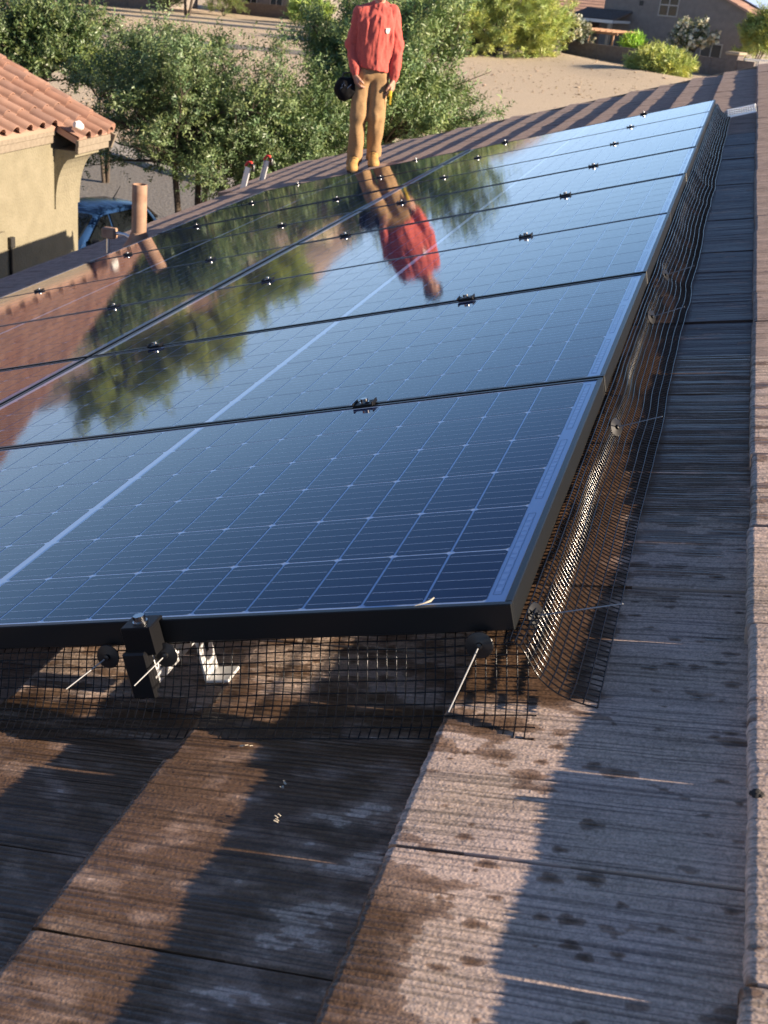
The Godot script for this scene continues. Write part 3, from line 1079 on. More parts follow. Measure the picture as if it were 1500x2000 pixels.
		for q in 4:
			var p := Vector3(r.randf_range(-0.008, 0.008), 0.001, r.randf_range(-0.003, 0.003))
			b.box(p, Vector3(r.randf_range(0.003, 0.006), 0.0009, r.randf_range(0.0015, 0.0028)), 0.0004, Basis(Vector3(0.3, 1, 0.2).normalized(), r.randf() * 2.0) * Basis(Vector3.RIGHT, r.randf_range(-0.4, 0.4)))
		obj("flake", b, M.dry_leaf, t)

# ---------------------------------------------------------------- the ground, the street, the neighbourhood
const FAR := -6.42               # the land falls away behind the street

func ground_y(x: float, z: float) -> float:
	var y := lerpf(GROUND, FAR, clampf((-50.0 - z) / 40.0, 0.0, 1.0))
	var a := Vector2(-22.0, -138.5)
	var b := Vector2(-7.0, -113.0)
	var p := Vector2(x, z)
	var t := clampf((p - a).dot(b - a) / (b - a).length_squared(), 0, 1)
	var d := p.distance_to(a.lerp(b, t))
	y += 0.55 * exp(-d * d / 14.0)
	return y

func make_ground() -> void:
	var b := MB.new()
	var und := noise(0.03, 61, 3)
	var nx := 130
	var nz := 150
	var P := PackedVector3Array()
	for j in nz + 1:
		for i in nx + 1:
			var x := -170.0 + 260.0 * i / nx
			var z := 40.0 - 300.0 * j / nz
			var y := ground_y(x, z)
			if z < -50.0 and not (z < -100.0 and z > -116.0):
				y += und.get_noise_2d(x, z) * 0.16
			P.append(Vector3(x, y - 0.01, z))
	b.grid(P, nx, nz, PackedVector2Array(), true)
	b.quad(Vector3(-900, FAR - 0.3, 600), Vector3(900, FAR - 0.3, 600), Vector3(900, FAR - 0.3, -900), Vector3(-900, FAR - 0.3, -900))
	struct("ground", b, M.gravel)
	b = MB.new()
	var up := Basis(Vector3.RIGHT, -PI * 0.5)
	b.prism(PackedVector2Array([Vector2(-60, 21.0), Vector2(-9.6, 21.0), Vector2(-9.6, 29.0), Vector2(-40, 48.5), Vector2(-60, 48.5)]), 0.02, Vector3(0, GROUND - 0.014, 0), up)
	struct("road", b, M.asphalt)
	b = MB.new()
	b.box(Vector3(-11.2, GROUND - 0.02, -17.95), Vector3(6.6, 0.08, 6.0), 0.01)
	struct("driveway", b, M.asphalt)
	var dir := Vector3(-30.7, 0, -19.7).normalized()
	var side := Vector3(0.54, 0, -0.84)
	for k in 12:
		var mid := Vector3(-9.6, GROUND, -29.0) + dir * (k * 3.0 + 1.5)
		b = MB.new()
		b.box(mid + side * 0.08 + Vector3(0, 0.06, 0), Vector3(2.97, 0.15, 0.16), 0.02, Basis(Vector3.UP, -0.571))
		b.box(mid + side * 0.86 + Vector3(0, 0.055, 0), Vector3(2.97, 0.13, 1.38), 0.008, Basis(Vector3.UP, -0.571))
		struct("pavement" if k == 0 else "pavement_%03d" % k, b, M.concrete)
	b = MB.new()
	b.quad(Vector3(-130, FAR + 0.02, -105.5), Vector3(-26, FAR + 0.02, -104.0), Vector3(-26, FAR + 0.02, -109.0), Vector3(-130, FAR + 0.02, -112.0))
	struct("far_road", b, M.asphalt)
	for k in 2:
		b = MB.new()
		b.box(Vector3(-66, FAR + 0.08, -140.0 - k * 9.0), Vector3(70, 0.34, 0.5), 0.05, Basis(Vector3.UP, -0.12))
		struct("kerb" if k == 0 else "kerb_001", b, M.concrete)

	# loose stones on the gravel
	var r := RandomNumberGenerator.new()
	r.seed = 62
	b = MB.new()
	b.lathe(PackedVector2Array([Vector2(0, -0.5), Vector2(0.8, -0.2), Vector2(1.0, 0.15), Vector2(0.6, 0.5), Vector2(0, 0.6)]), 6, Vector3.ZERO)
	var mm := MultiMesh.new()
	mm.transform_format = MultiMesh.TRANSFORM_3D
	mm.use_colors = true
	mm.mesh = b.mesh(M.stone)
	mm.instance_count = 9000
	for n in 9000:
		var z := -36.0 - 112.0 * pow(r.randf(), 1.2)
		var x := r.randf_range(-0.75, 0.25) * -z * 0.9
		var g := r.randf_range(0.03, 0.10) * (1.0 if r.randf() < 0.93 else 2.0)
		mm.set_instance_transform(n, Transform3D(Basis(Vector3.UP, r.randf() * 6.3).scaled(Vector3(g, g * 0.7, g * 1.2)), Vector3(x, ground_y(x, z), z)))
		var v := r.randf_range(0.55, 1.15)
		mm.set_instance_color(n, Color(v, v * r.randf_range(0.92, 1.0), v * r.randf_range(0.8, 1.0)))
	var mi := MultiMeshInstance3D.new()
	mi.name = "loose_stones"
	mi.multimesh = mm
	add_child(mi)
	tag(mi, "loose tan stones scattered over the gravel behind the trees", "stones")
	stuff(mi)

# an S-shaped clay tile: x up the slope from its lower edge, z across
func clay_tile(material: Material) -> ArrayMesh:
	var b := MB.new()
	var w := 0.33
	var prof: Array[Vector2] = []
	for k in 6:
		var t := k / 5.0
		prof.append(Vector2(t * 0.150, 0.006 + 0.018 * pow(2.0 * t - 1.0, 2.0)))
	for k in 9:
		var a := PI - PI * k / 8.0
		prof.append(Vector2(0.246 + cos(a) * 0.088, 0.020 + sin(a) * 0.082))
	var P := PackedVector3Array()
	var n := prof.size() - 1
	for q in prof:
		P.append(Vector3(0, q.y + 0.016, q.x))
		P.append(Vector3(0.20, q.y + 0.008, q.x))
		P.append(Vector3(0.43, q.y, q.x))
	b.grid(P, 2, n)
	for k in n:           # the thickness that shows at the lower edge
		var p := prof[k]
		var q := prof[k + 1]
		b.quad(Vector3(0, p.y, p.x), Vector3(0, q.y, q.x), Vector3(0, q.y + 0.016, q.x), Vector3(0, p.y + 0.016, p.x))
	return b.mesh(material)

func make_hill() -> void:
	var b := MB.new()
	var n := noise(0.02, 63, 5)
	var P := PackedVector3Array()
	var nx := 90
	var nz := 14
	for j in nz + 1:
		for i in nx + 1:
			var az := deg_to_rad(4.0 + 36.0 * i / nx)
			var a := rad_to_deg(az)
			var up := 15.0 * exp(-pow((a - 23.0) / 4.6, 2.0)) + 6.5 * exp(-pow((a - 12.0) / 5.0, 2.0)) + 9.0 * exp(-pow((a - 33.0) / 5.0, 2.0))
			var t := float(j) / nz
			var dist := 360.0 + 130.0 * t
			var x := -sin(az) * dist
			var z := -cos(az) * dist
			var shape := sin(t * PI * 0.5)
			P.append(Vector3(x, FAR - 1.0 + (up + 7.5) * shape * (1.0 + 0.30 * n.get_noise_2d(x, z)), z))
	b.grid(P, nx, nz, PackedVector2Array(), false)
	struct("hill", b, M.hill_rock)

func make_yellow_house() -> void:
	var t := thing("yellow_house", "yellow stucco house with pink clay barrel tile roof at the left", "house", Transform3D(Basis.IDENTITY, Vector3(-8.5, -4.2, -14.67)))
	var pitch := atan(0.42)
	var top := 2.70          # height of the tile plane over the fascia
	var b := MB.new()
	b.prism(PackedVector2Array([Vector2(-12, -1.0), Vector2(0, -1.0), Vector2(0, top - 0.12), Vector2(-6, top + 2.38), Vector2(-12, top - 0.12)]), 17.2, Vector3.ZERO)
	obj("wall", b, M.yellow_stucco, t)
	# the corner block that curves out to carry the longer eave
	b = MB.new()
	var curve := PackedVector2Array([Vector2(-0.3, 2.36), Vector2(-0.3, 1.55), Vector2(0.02, 1.55)])
	for k in 9:
		var a := k / 8.0
		curve.append(Vector2(0.02 + 0.31 * (1.0 - cos(a * PI * 0.5)), 1.62 + 0.66 * sin(a * PI * 0.5)))
	curve.append(Vector2(0.33, 2.36))
	b.prism(curve, 0.70, Vector3(0, 0, -0.02))
	obj("corbel", b, M.yellow_stucco, t)
	b = MB.new()
	b.box(Vector3(0.035, 2.60, 8.97), Vector3(0.05, 0.10, 16.5), 0.004)
	b.box(Vector3(0.022, 2.50, 8.97), Vector3(0.04, 0.10, 16.5), 0.004)
	obj("fascia", b, M.fascia, t)
	b = MB.new()
	b.box(Vector3(0.385, 2.465, 0.24), Vector3(0.05, 0.09, 0.95), 0.004)
	b.box(Vector3(0.365, 2.375, 0.24), Vector3(0.05, 0.09, 0.91), 0.004)
	obj("fascia", b, M.fascia, t)
	b = MB.new()
	var slope := Basis(Vector3(0, 0, 1), -pitch)
	b.box(Vector3(0.02, top - 0.055, 8.8) + slope * Vector3(-3.2, 0, 0), Vector3(6.5, 0.08, 17.6), 0.0, slope)
	b.box(Vector3(0.02, top - 0.055, 0.24) + slope * Vector3(0.17, 0, 0), Vector3(0.42, 0.08, 0.92), 0.0, slope)
	b.box(Vector3(-12.0, top - 0.055, 8.8) + slope.inverse() * Vector3(3.2, 0, 0), Vector3(6.6, 0.16, 17.6), 0.0, slope.inverse())
	obj("roof_deck", b, M.far_clay, t)
	b = MB.new()
	b.box(Vector3(0.02, top - 0.12, -0.29) + slope * Vector3(-3.0, 0, 0), Vector3(6.9, 0.20, 0.05), 0.004, slope)
	obj("gable_board", b, M.fascia, t)
	var tiles: Array[ArrayMesh] = []
	for k in 4:
		tiles.append(clay_tile(M["clay_%d" % k]))
	var r := RandomNumberGenerator.new()
	r.seed = 91
	var rest: Array[Transform3D] = []
	var face := slope * Basis(Vector3.UP, PI)      # x of the tile climbs towards -x of the house
	for row in range(-1, 17):
		for c in 53:
			if row == -1 and c > 2:
				continue
			var along := 0.09 - row * 0.36 + r.randf_range(-0.008, 0.008)
			var pos := Vector3(0.02, top, 0) + slope * Vector3(along, 0.0, 0) + Vector3(0, 0, -0.22 + (c + 1) * 0.33 + r.randf_range(-0.006, 0.006))
			var at := Transform3D(face * Basis(Vector3(0, 0, 1), -0.035 + r.randf_range(-0.008, 0.008)), pos)
			if c < 12 and row < 9:
				put("clay_tile", tiles[r.randi() % 4], t).transform = at
			else:
				rest.append(at)
	for kind in 2:
		var mm := MultiMesh.new()
		mm.transform_format = MultiMesh.TRANSFORM_3D
		mm.mesh = tiles[kind]
		var mine: Array[Transform3D] = []
		for n in rest.size():
			if n % 2 == kind:
				mine.append(rest[n])
		mm.instance_count = mine.size()
		for n in mine.size():
			mm.set_instance_transform(n, mine[n])
		var mi := MultiMeshInstance3D.new()
		mi.name = numbered("clay_tiles_beyond", t)
		mi.multimesh = mm
		t.add_child(mi, true)
		stuff(mi)
	# barrel tiles along the gable edge
	for k in 17:
		b = MB.new()
		var p := Vector3(0.02, top + 0.03, -0.27) + slope * Vector3(0.42 - k * 0.38, 0.0, 0)
		var half: Array = []
		var a0 := p
		var a1 := p + slope * Vector3(-0.42, -0.012, 0)
		b.tube(pts([a0, a1]), PackedFloat32Array([0.098, 0.088]), 14)
		obj("gable_tile", b, M["clay_%d" % (k % 4)], t)
	b = MB.new()
	for k in 44:
		b.tube(pts([Vector3(-6.0, top + 2.55, -0.3 + k * 0.4), Vector3(-6.0, top + 2.53, 0.12 + k * 0.4)]), PackedFloat32Array([0.13, 0.12]), 12)
	stuff(obj("ridge_tiles", b, M.clay_1, t))
	b = MB.new()
	b.tube(pts([Vector3(0.39, top - 0.02, 0.62), Vector3(0.385, top + 0.01, 0.69), Vector3(0.36, top + 0.02, 0.74)]), PackedFloat32Array([0.05, 0.062, 0.04]), 12)
	obj("mortar_plug", b, M.white_paint, t)
	b = MB.new()
	b.tube(pts([Vector3(0.02, 0.2, 1.9), Vector3(0.02, 1.28, 1.9)]), same(0.022), 10)
	b.box(Vector3(0.03, 1.30, 1.9), Vector3(0.07, 0.14, 0.10), 0.01)
	obj("conduit", b, M.iron, t)
	b = MB.new()
	b.box(Vector3(0.03, 1.0, 2.45), Vector3(0.08, 0.95, 0.75), 0.01)
	obj("utility_panel", b, M.yellow_stucco, t)

# a window with a frame, a cross and two or four panes, facing +z, its middle at the given place
func window(parent: Node3D, at: Vector3, w: float, h: float, nx: int, ny: int, glass: Material, frame: Material, fw := 0.07) -> void:
	var b := MB.new()
	b.box(at + Vector3(0, h * 0.5 - fw * 0.5, 0.03), Vector3(w, fw, 0.08), 0.008)
	b.box(at + Vector3(0, -h * 0.5 + fw * 0.5, 0.03), Vector3(w, fw, 0.08), 0.008)
	for s: float in [-1.0, 1.0]:
		b.box(at + Vector3(s * (w * 0.5 - fw * 0.5), 0, 0.028), Vector3(fw, h - 2 * fw, 0.074), 0.008)
	for k in nx - 1:
		b.box(at + Vector3(-w * 0.5 + w * (k + 1) / nx, 0, 0.026), Vector3(fw, h - 2 * fw, 0.066), 0.006)
	for k in ny - 1:
		b.box(at + Vector3(0, -h * 0.5 + h * (k + 1) / ny, 0.022), Vector3(w - 2 * fw, fw, 0.058), 0.006)
	var f := obj("window", b, frame, parent)
	for i in nx:
		for j in ny:
			var g := MB.new()
			g.box(at + Vector3(-w * 0.5 + w * (i + 0.5) / nx, -h * 0.5 + h * (j + 0.5) / ny, 0.008), Vector3(w / nx - fw * 0.5, h / ny - fw * 0.5, 0.012))
			obj("pane", g, glass, f)

# low pitched tiled roof with wavy tile rows: a slab whose upper face carries half round ribs down the slope
func rib_roof(parent: Node3D, called: String, a: Vector3, along: Vector3, up: Vector3, material: Material, pitch := 0.34) -> void:
	var b := MB.new()
	var n := along.cross(up).normalized()
	if n.y < 0:
		n = -n
	var count := int(along.length() / pitch)
	var rows := 8
	var P := PackedVector3Array()
	var cols := count * 6
	for j in rows * 2 + 1:
		var t := float(j / 2 + (j % 2)) / rows if j > 0 else 0.0
		t = minf(float((j + 1) / 2) / rows, 1.0)
		for i in cols + 1:
			var u := float(i) / cols
			P.append(a + along * u + up * t + n * (0.07 * absf(sin(u * count * PI)) + (0.05 if j % 2 == 0 else 0.0)))
	var flip := (along.cross(up)).y > 0
	b.grid(P, cols, rows * 2, PackedVector2Array(), flip)
	var c := a + along * 0.5 + up * 0.5 - n * 0.08
	b.box(c, Vector3(along.length(), 0.14, up.length()), 0.0, Basis(along.normalized(), n, along.normalized().cross(n)))
	obj(called, b, material, parent)

func make_far_houses() -> void:
	var yaw := -0.576
	var turn := Basis(Vector3.UP, yaw)
	# the grey two storey house at the right
	var t := thing("grey_house", "grey stucco two storey house with patio cover at the upper right", "house", Transform3D(turn, Vector3(-15.24, FAR, -155.1)))
	var b := MB.new()
	# gable wall facing us; the roof falls to the right
	b.prism(PackedVector2Array([Vector2(-1.1, 0), Vector2(18.6, 0), Vector2(18.6, 5.15), Vector2(9.0, 8.6), Vector2(-1.1, 8.6)]), 12.0, Vector3(0, 0, -12))
	obj("wall", b, M.grey_stucco, t)
	window(t, Vector3(7.75, 5.35, 0), 2.55, 2.3, 2, 2, M.window_glass, M.window_frame, 0.13)
	window(t, Vector3(14.2, 1.02, 0), 2.7, 2.06, 2, 1, M.dark_room, M.window_frame, 0.14)
	b = MB.new()
	b.box(Vector3(4.0, 5.33, 0.03), Vector3(0.55, 0.5, 0.06), 0.02)
	obj("vent", b, M.iron, t)
	rib_roof(t, "roof", Vector3(19.3, 4.95, 0.7), Vector3(0, 0, -13.4), Vector3(-10.6, 3.82, 0), M.far_clay)
	b = MB.new()
	b.box(Vector3(14.0, 6.72, 0.5), Vector3(11.2, 0.32, 0.10), 0.01, Basis(Vector3(0, 0, 1), -0.346))
	obj("gable_board", b, M.fascia, t)
	b = MB.new()
	b.box(Vector3(15.6, 6.55, -5.5), Vector3(5.2, 0.08, 8.0), 0.01, Basis(Vector3(0, 0, 1), -0.346))
	obj("roof_panel", b, M.backsheet, t)
	# patio with its cover
	rib_roof(t, "patio_roof", Vector3(-3.6, 3.42, 3.3), Vector3(6.6, 0, 0), Vector3(0, 0.95, -3.3), M.wall_block)
	b = MB.new()
	b.box(Vector3(-0.3, 3.25, 3.2), Vector3(6.7, 0.34, 0.22), 0.02)
	b.box(Vector3(2.9, 3.25, 1.6), Vector3(0.2, 0.30, 3.1), 0.02)
	obj("patio_beam", b, M.white_paint, t)
	b = MB.new()
	b.box(Vector3(2.75, 1.55, 3.2), Vector3(0.42, 3.1, 0.42), 0.03)
	obj("patio_post", b, M.tan_stucco, t)
	b = MB.new()
	b.box(Vector3(-3.45, 1.55, 3.2), Vector3(0.42, 3.1, 0.42), 0.03)
	obj("patio_post", b, M.grey_stucco, t)
	window(t, Vector3(1.2, 1.1, 0.02), 2.4, 2.2, 2, 1, M.dark_room, M.window_frame, 0.12)
	# the pink roofed house left of it
	t = thing("pink_roof_house", "low house with pink tile roof left of the grey two storey house", "house", Transform3D(turn, Vector3(-27.5, FAR, -172.0)))
	b = MB.new()
	b.prism(PackedVector2Array([Vector2(0, 0), Vector2(12, 0), Vector2(12, 3.0), Vector2(0, 3.0)]), 12.0, Vector3(0, 0, -12))
	obj("wall", b, M.wall_block, t)
	rib_roof(t, "roof", Vector3(-0.8, 3.0, 0.8), Vector3(13.6, 0, 0), Vector3(0, 2.5, -6.8), M.far_clay)
	rib_roof(t, "roof", Vector3(12.8, 3.0, -12.8), Vector3(-13.6, 0, 0), Vector3(0, 2.5, 6.8), M.far_clay)
	b = MB.new()
	b.box(Vector3(8.4, 2.75, 3.0), Vector3(9.0, 0.2, 4.6), 0.02, Basis(Vector3.RIGHT, 0.16))
	obj("porch_roof", b, M.wall_block, t)
	b = MB.new()
	b.box(Vector3(4.3, 1.25, 5.0), Vector3(0.3, 2.5, 0.3), 0.02)
	obj("porch_post", b, M.wall_block, t)
	b = MB.new()
	b.box(Vector3(12.6, 1.25, 5.0), Vector3(0.3, 2.5, 0.3), 0.02)
	obj("porch_post", b, M.wall_block, t)
	# the tan house at the right edge of the picture
	t = thing("tan_house", "sunlit tan house with a pale roof at the right edge behind the grey house", "house", Transform3D(turn, Vector3(5.0, FAR, -162.0)))
	b = MB.new()
	b.prism(PackedVector2Array([Vector2(0, 0), Vector2(16, 0), Vector2(16, 5.2), Vector2(0, 5.2)]), 12.0, Vector3(0, 0, -12))
	obj("wall", b, M.tan_stucco, t)
	rib_roof(t, "roof", Vector3(-0.7, 5.2, 0.8), Vector3(17.4, 0, 0), Vector3(0, 2.2, -6.8), M.far_clay)
	window(t, Vector3(3.0, 3.6, 0), 1.6, 1.4, 2, 1, M.window_glass, M.window_frame, 0.1)
	# two houses across the gravel at the upper left; mostly seen mirrored in the panels
	var spots := [[Vector3(-72.0, FAR, -176.0), 15.0, "two storey tan house with pink roof behind a low dark wall at the top", 0.26], [Vector3(-93.0, FAR, -168.0), 13.0, "two storey house with pink roof at the top left beyond the bushes", 0.30]]
	for s: Array in spots:
		t = thing("tan_roof_house", s[2], "house", Transform3D(Basis(Vector3.UP, -s[3]), s[0]))
		var w: float = s[1]
		b = MB.new()
		b.prism(PackedVector2Array([Vector2(0, 0), Vector2(w, 0), Vector2(w, 5.4), Vector2(0, 5.4)]), 11.0, Vector3(0, 0, -14))
		obj("wall", b, M.grey_stucco, t)
		rib_roof(t, "roof", Vector3(-0.8, 5.2, -2.4), Vector3(w + 1.6, 0, 0), Vector3(0, 2.9, -6.6), M.far_clay)
		rib_roof(t, "roof", Vector3(w + 0.8, 5.2, -15.6), Vector3(-w - 1.6, 0, 0), Vector3(0, 2.9, 6.6), M.far_clay)
		b = MB.new()
		b.prism(PackedVector2Array([Vector2(-14.3, 5.2), Vector2(-2.8, 5.2), Vector2(-9.0, 7.9)]), w, Vector3(0, 0, 0), Basis(Vector3.UP, PI * 0.5))
		obj("gable_wall", b, M.tan_stucco, t)
		for k in 3:
			window(t, Vector3(w * (0.2 + 0.3 * k), 1.4, -2.98), 2.2, 1.9, 2, 1, M.dark_room, M.window_frame, 0.12)
			window(t, Vector3(w * (0.2 + 0.3 * k), 4.1, -2.98), 1.4, 1.2, 2, 1, M.window_glass, M.window_frame, 0.1)
	# garden walls
	var walls := [[Vector3(-17.8, FAR, -137.4), Vector3(1.2, FAR, -125.4), 1.45, "long brown block garden wall in front of the grey house"], [Vector3(-70.0, FAR, -173.5), Vector3(-55.5, FAR, -169.5), 1.5, "dark garden wall at the top of the picture left of the person"], [Vector3(-92.0, FAR, -164.5), Vector3(-76.0, FAR, -160.3), 1.5, "dark garden wall at the top left between two bushes"]]
	for s: Array in walls:
		var a: Vector3 = s[0]
		var z: Vector3 = s[1]
		var len := a.distance_to(z)
		t = thing("garden_wall", s[3], "wall", Transform3D(Basis(Vector3.UP, -atan2(z.z - a.z, z.x - a.x)), a + Vector3(0, -0.4, 0)))
		var courses := MB.new()
		var h: float = s[2] + 0.4
		var n := int(len / 4.0)
		for k in n:
			courses.box(Vector3((k + 0.5) * len / n, h * 0.5, 0), Vector3(len / n - 0.03, h, 0.2), 0.01)
		obj("panels", courses, M.wall_block, t)
		var cap := MB.new()
		cap.box(Vector3(len * 0.5, h + 0.03, 0), Vector3(len, 0.07, 0.26), 0.01)
		obj("coping", cap, M.wall_block, t)
	# pillar and gate right of the wall
	t = thing("gate_pillar", "brown stucco pillar with a cap at the end of the garden wall", "pillar", Transform3D(turn, Vector3(-0.6, FAR - 0.3, -126.9)))
	b = MB.new()
	b.box(Vector3(0, 1.1, 0), Vector3(1.15, 2.3, 1.0), 0.03)
	obj("shaft", b, M.wall_block, t)
	b = MB.new()
	b.box(Vector3(0, 2.34, 0), Vector3(1.5, 0.26, 1.3), 0.06)
	obj("cap", b, M.tan_stucco, t)
	t = thing("picket_gate", "pale metal picket gate beside the brown pillar at the right edge", "gate", Transform3D(Basis(Vector3.UP, 0.1), Vector3(0.2, FAR - 0.3, -126.4)))
	b = MB.new()
	b.box(Vector3(1.9, 1.95, 0), Vector3(3.8, 0.12, 0.06), 0.01)
	b.box(Vector3(1.9, 0.35, 0), Vector3(3.8, 0.12, 0.06), 0.01)
	obj("rails", b, M.white_paint, t)
	for k in 24:
		b = MB.new()
		b.box(Vector3(0.1 + k * 0.157, 1.1, 0.03), Vector3(0.085, 1.9, 0.03), 0.005)
		obj("picket", b, M.white_paint, t)
	# small pergola beside the patio
	t = thing("pergola", "small brown timber pergola beside the patio of the grey house", "pergola", Transform3D(turn, Vector3(-18.2, FAR, -137.6)))
	for p: Vector3 in [Vector3(0, 0, 0), Vector3(5.6, 0, 0), Vector3(0, 0, -3), Vector3(5.6, 0, -3)]:
		b = MB.new()
		b.box(p + Vector3(0, 1.25, -1.5), Vector3(0.18, 2.5, 0.18), 0.02)
		obj("post", b, M.timber, t)
	for k in 2:
		b = MB.new()
		b.box(Vector3(2.8, 2.55, -1.5 - k * 3.0), Vector3(6.6, 0.26, 0.12), 0.02)
		obj("beam", b, M.timber, t)
	for k in 9:
		b = MB.new()
		b.box(Vector3(-0.2 + k * 0.75, 2.74, -3.0), Vector3(0.09, 0.16, 4.2), 0.01)
		obj("rafter", b, M.timber, t)

# ---------------------------------------------------------------- plants
func sprig_mesh(material: Material, length: float, leaves: int, ll: float, lw: float, sd: int, spread := 0.9) -> ArrayMesh:
	var r := RandomNumberGenerator.new()
	r.seed = sd
	var b := MB.new()
	for k in leaves:
		var t := (k + 0.5) / leaves
		var p := Vector3(sin(t * 5.0) * 0.02, t * length, cos(t * 4.0) * 0.02)
		var a := k * 2.4 + r.randf_range(-0.5, 0.5)
		var d := (Vector3(cos(a), 0, sin(a)) * spread + Vector3(0, r.randf_range(0.2, 0.9), 0)).normalized()
		var s := d.cross(Vector3(r.randf_range(-1, 1), 1, r.randf_range(-1, 1))).normalized()
		var n := s.cross(d).normalized()
		var L := ll * r.randf_range(0.7, 1.25)
		var m := p + d * L * 0.45 + n * L * 0.06
		var e := p + d * L
		var i := b.vert(p, n)
		b.vert(m + s * lw * 0.5, (n + s * 0.3).normalized())
		b.vert(e, n)
		b.vert(m - s * lw * 0.5, (n - s * 0.3).normalized())
		b.tri(i, i + 1, i + 2)
		b.tri(i, i + 2, i + 3)
	return b.mesh(material)

func plant(called: String, label: String, category: String, base: Vector3, centre: Vector3, radii: Vector3, stems: int, limbs: int, sprigs: int, meshes: Array, bark: Material, girth: float, sd: int, tint: Color, group := "", lift := 0.55, wisps := 0.22) -> void:
	var r := RandomNumberGenerator.new()
	r.seed = sd
	var t := thing(called, label, category, Transform3D(Basis.IDENTITY, base), group)
	var wood := MB.new()
	var c := centre - base
	var forks: Array[Vector3] = []
	for s in stems:
		var a := TAU * s / stems + r.randf() * 0.8
		var low := Vector3(cos(a), 0, sin(a)) * girth * (1.2 if stems > 1 else 0.0)
		var top := Vector3(c.x * 0.6, maxf(c.y - radii.y * 0.55, 0.25 * c.y), c.z * 0.6) + Vector3(cos(a) * radii.x, 0, sin(a) * radii.z) * (0.16 if stems > 1 else 0.02)
		var mid := low.lerp(top, 0.5) + Vector3(r.randf_range(-1, 1), 0, r.randf_range(-1, 1)) * girth * 0.8
		wood.tube(pts([low + Vector3(0, -0.15, 0), low, mid, top]), PackedFloat32Array([girth * 1.25, girth, girth * 0.8, girth * 0.62]), 8)
		forks.append(top)
	var where: Array[Transform3D] = []
	var paths: Array = []
	for k in limbs:
		var y := lerpf(-0.75, 1.0, pow(r.randf(), lift))
		var a := r.randf() * TAU
		var rr := sqrt(maxf(1.0 - y * y * 0.85, 0.05))
		var reach := r.randf_range(0.72, 1.0) if r.randf() > wisps else r.randf_range(1.0, 1.22)
		var tip := c + Vector3(cos(a) * rr * radii.x, y * radii.y, sin(a) * rr * radii.z) * reach
		var from: Vector3 = forks[r.randi() % forks.size()]
		var path := PackedVector3Array()
		var bend := Vector3(r.randf_range(-1, 1), r.randf_range(0.0, 1.2), r.randf_range(-1, 1)) * radii.x * 0.16
		for q in 6:
			var u := q / 5.0
			path.append(from.lerp(tip, u) + bend * sin(u * PI) + Vector3(r.randf_range(-1, 1), r.randf_range(-1, 1), r.randf_range(-1, 1)) * radii.x * 0.03 * u)
		var g := girth * 0.42
		wood.tube(path, PackedFloat32Array([g, g * 0.8, g * 0.6, g * 0.42, g * 0.28, g * 0.12]), 5, false)
		paths.append(path)
	var per := sprigs / limbs
	for path: PackedVector3Array in paths:
		var subs := 5
		for s in subs:
			var u := r.randf_range(0.35, 1.0)
			var f := u * 5.0
			var k := mini(int(f), 4)
			var p := path[k].lerp(path[k + 1], f - k)
			var dir := (path[k + 1] - path[k]).normalized()
			var out := (dir + Vector3(r.randf_range(-1, 1), r.randf_range(-0.5, 1), r.randf_range(-1, 1)) * 0.9).normalized()
			var len := radii.x * r.randf_range(0.16, 0.40) * (1.25 - u * 0.5)
			var e := p + out * len + Vector3(0, -0.05 * len, 0)
			wood.tube(pts([p, p.lerp(e, 0.5) + Vector3(0, 0.05 * len, 0), e]), PackedFloat32Array([girth * 0.11, girth * 0.07, girth * 0.03]), 4, false)
			for q in per / subs:
				var w := pow(r.randf(), 0.7)
				var at := p.lerp(e, w) + Vector3(r.randfn(), r.randfn(), r.randfn()) * radii.x * 0.035
				var d := (out * 0.7 + Vector3(r.randf_range(-1, 1), r.randf_range(-0.4, 1), r.randf_range(-1, 1))).normalized()
				var side := d.cross(Vector3(r.randf_range(-1, 1), 0.3, r.randf_range(-1, 1))).normalized()
				where.append(Transform3D(Basis(side, d, side.cross(d)) * r.randf_range(0.7, 1.25), at))
	obj("trunk", wood, bark, t)
	for kind in meshes.size():
		var mm := MultiMesh.new()
		mm.transform_format = MultiMesh.TRANSFORM_3D
		mm.use_colors = true
		mm.mesh = meshes[kind]
		var mine: Array[Transform3D] = []
		for n in where.size():
			if n % meshes.size() == kind:
				mine.append(where[n])
		mm.instance_count = mine.size()
		for n in mine.size():
			mm.set_instance_transform(n, mine[n])
			var v := r.randf_range(0.62, 1.38)
			var y := r.randf_range(-0.12, 0.16)
			mm.set_instance_color(n, Color(tint.r * v * (1.0 + y), tint.g * v, tint.b * v * (1.0 - y)))
		var mi := MultiMeshInstance3D.new()
		mi.name = numbered("crown", t)
		mi.multimesh = mm
		t.add_child(mi, true)
		stuff(mi)

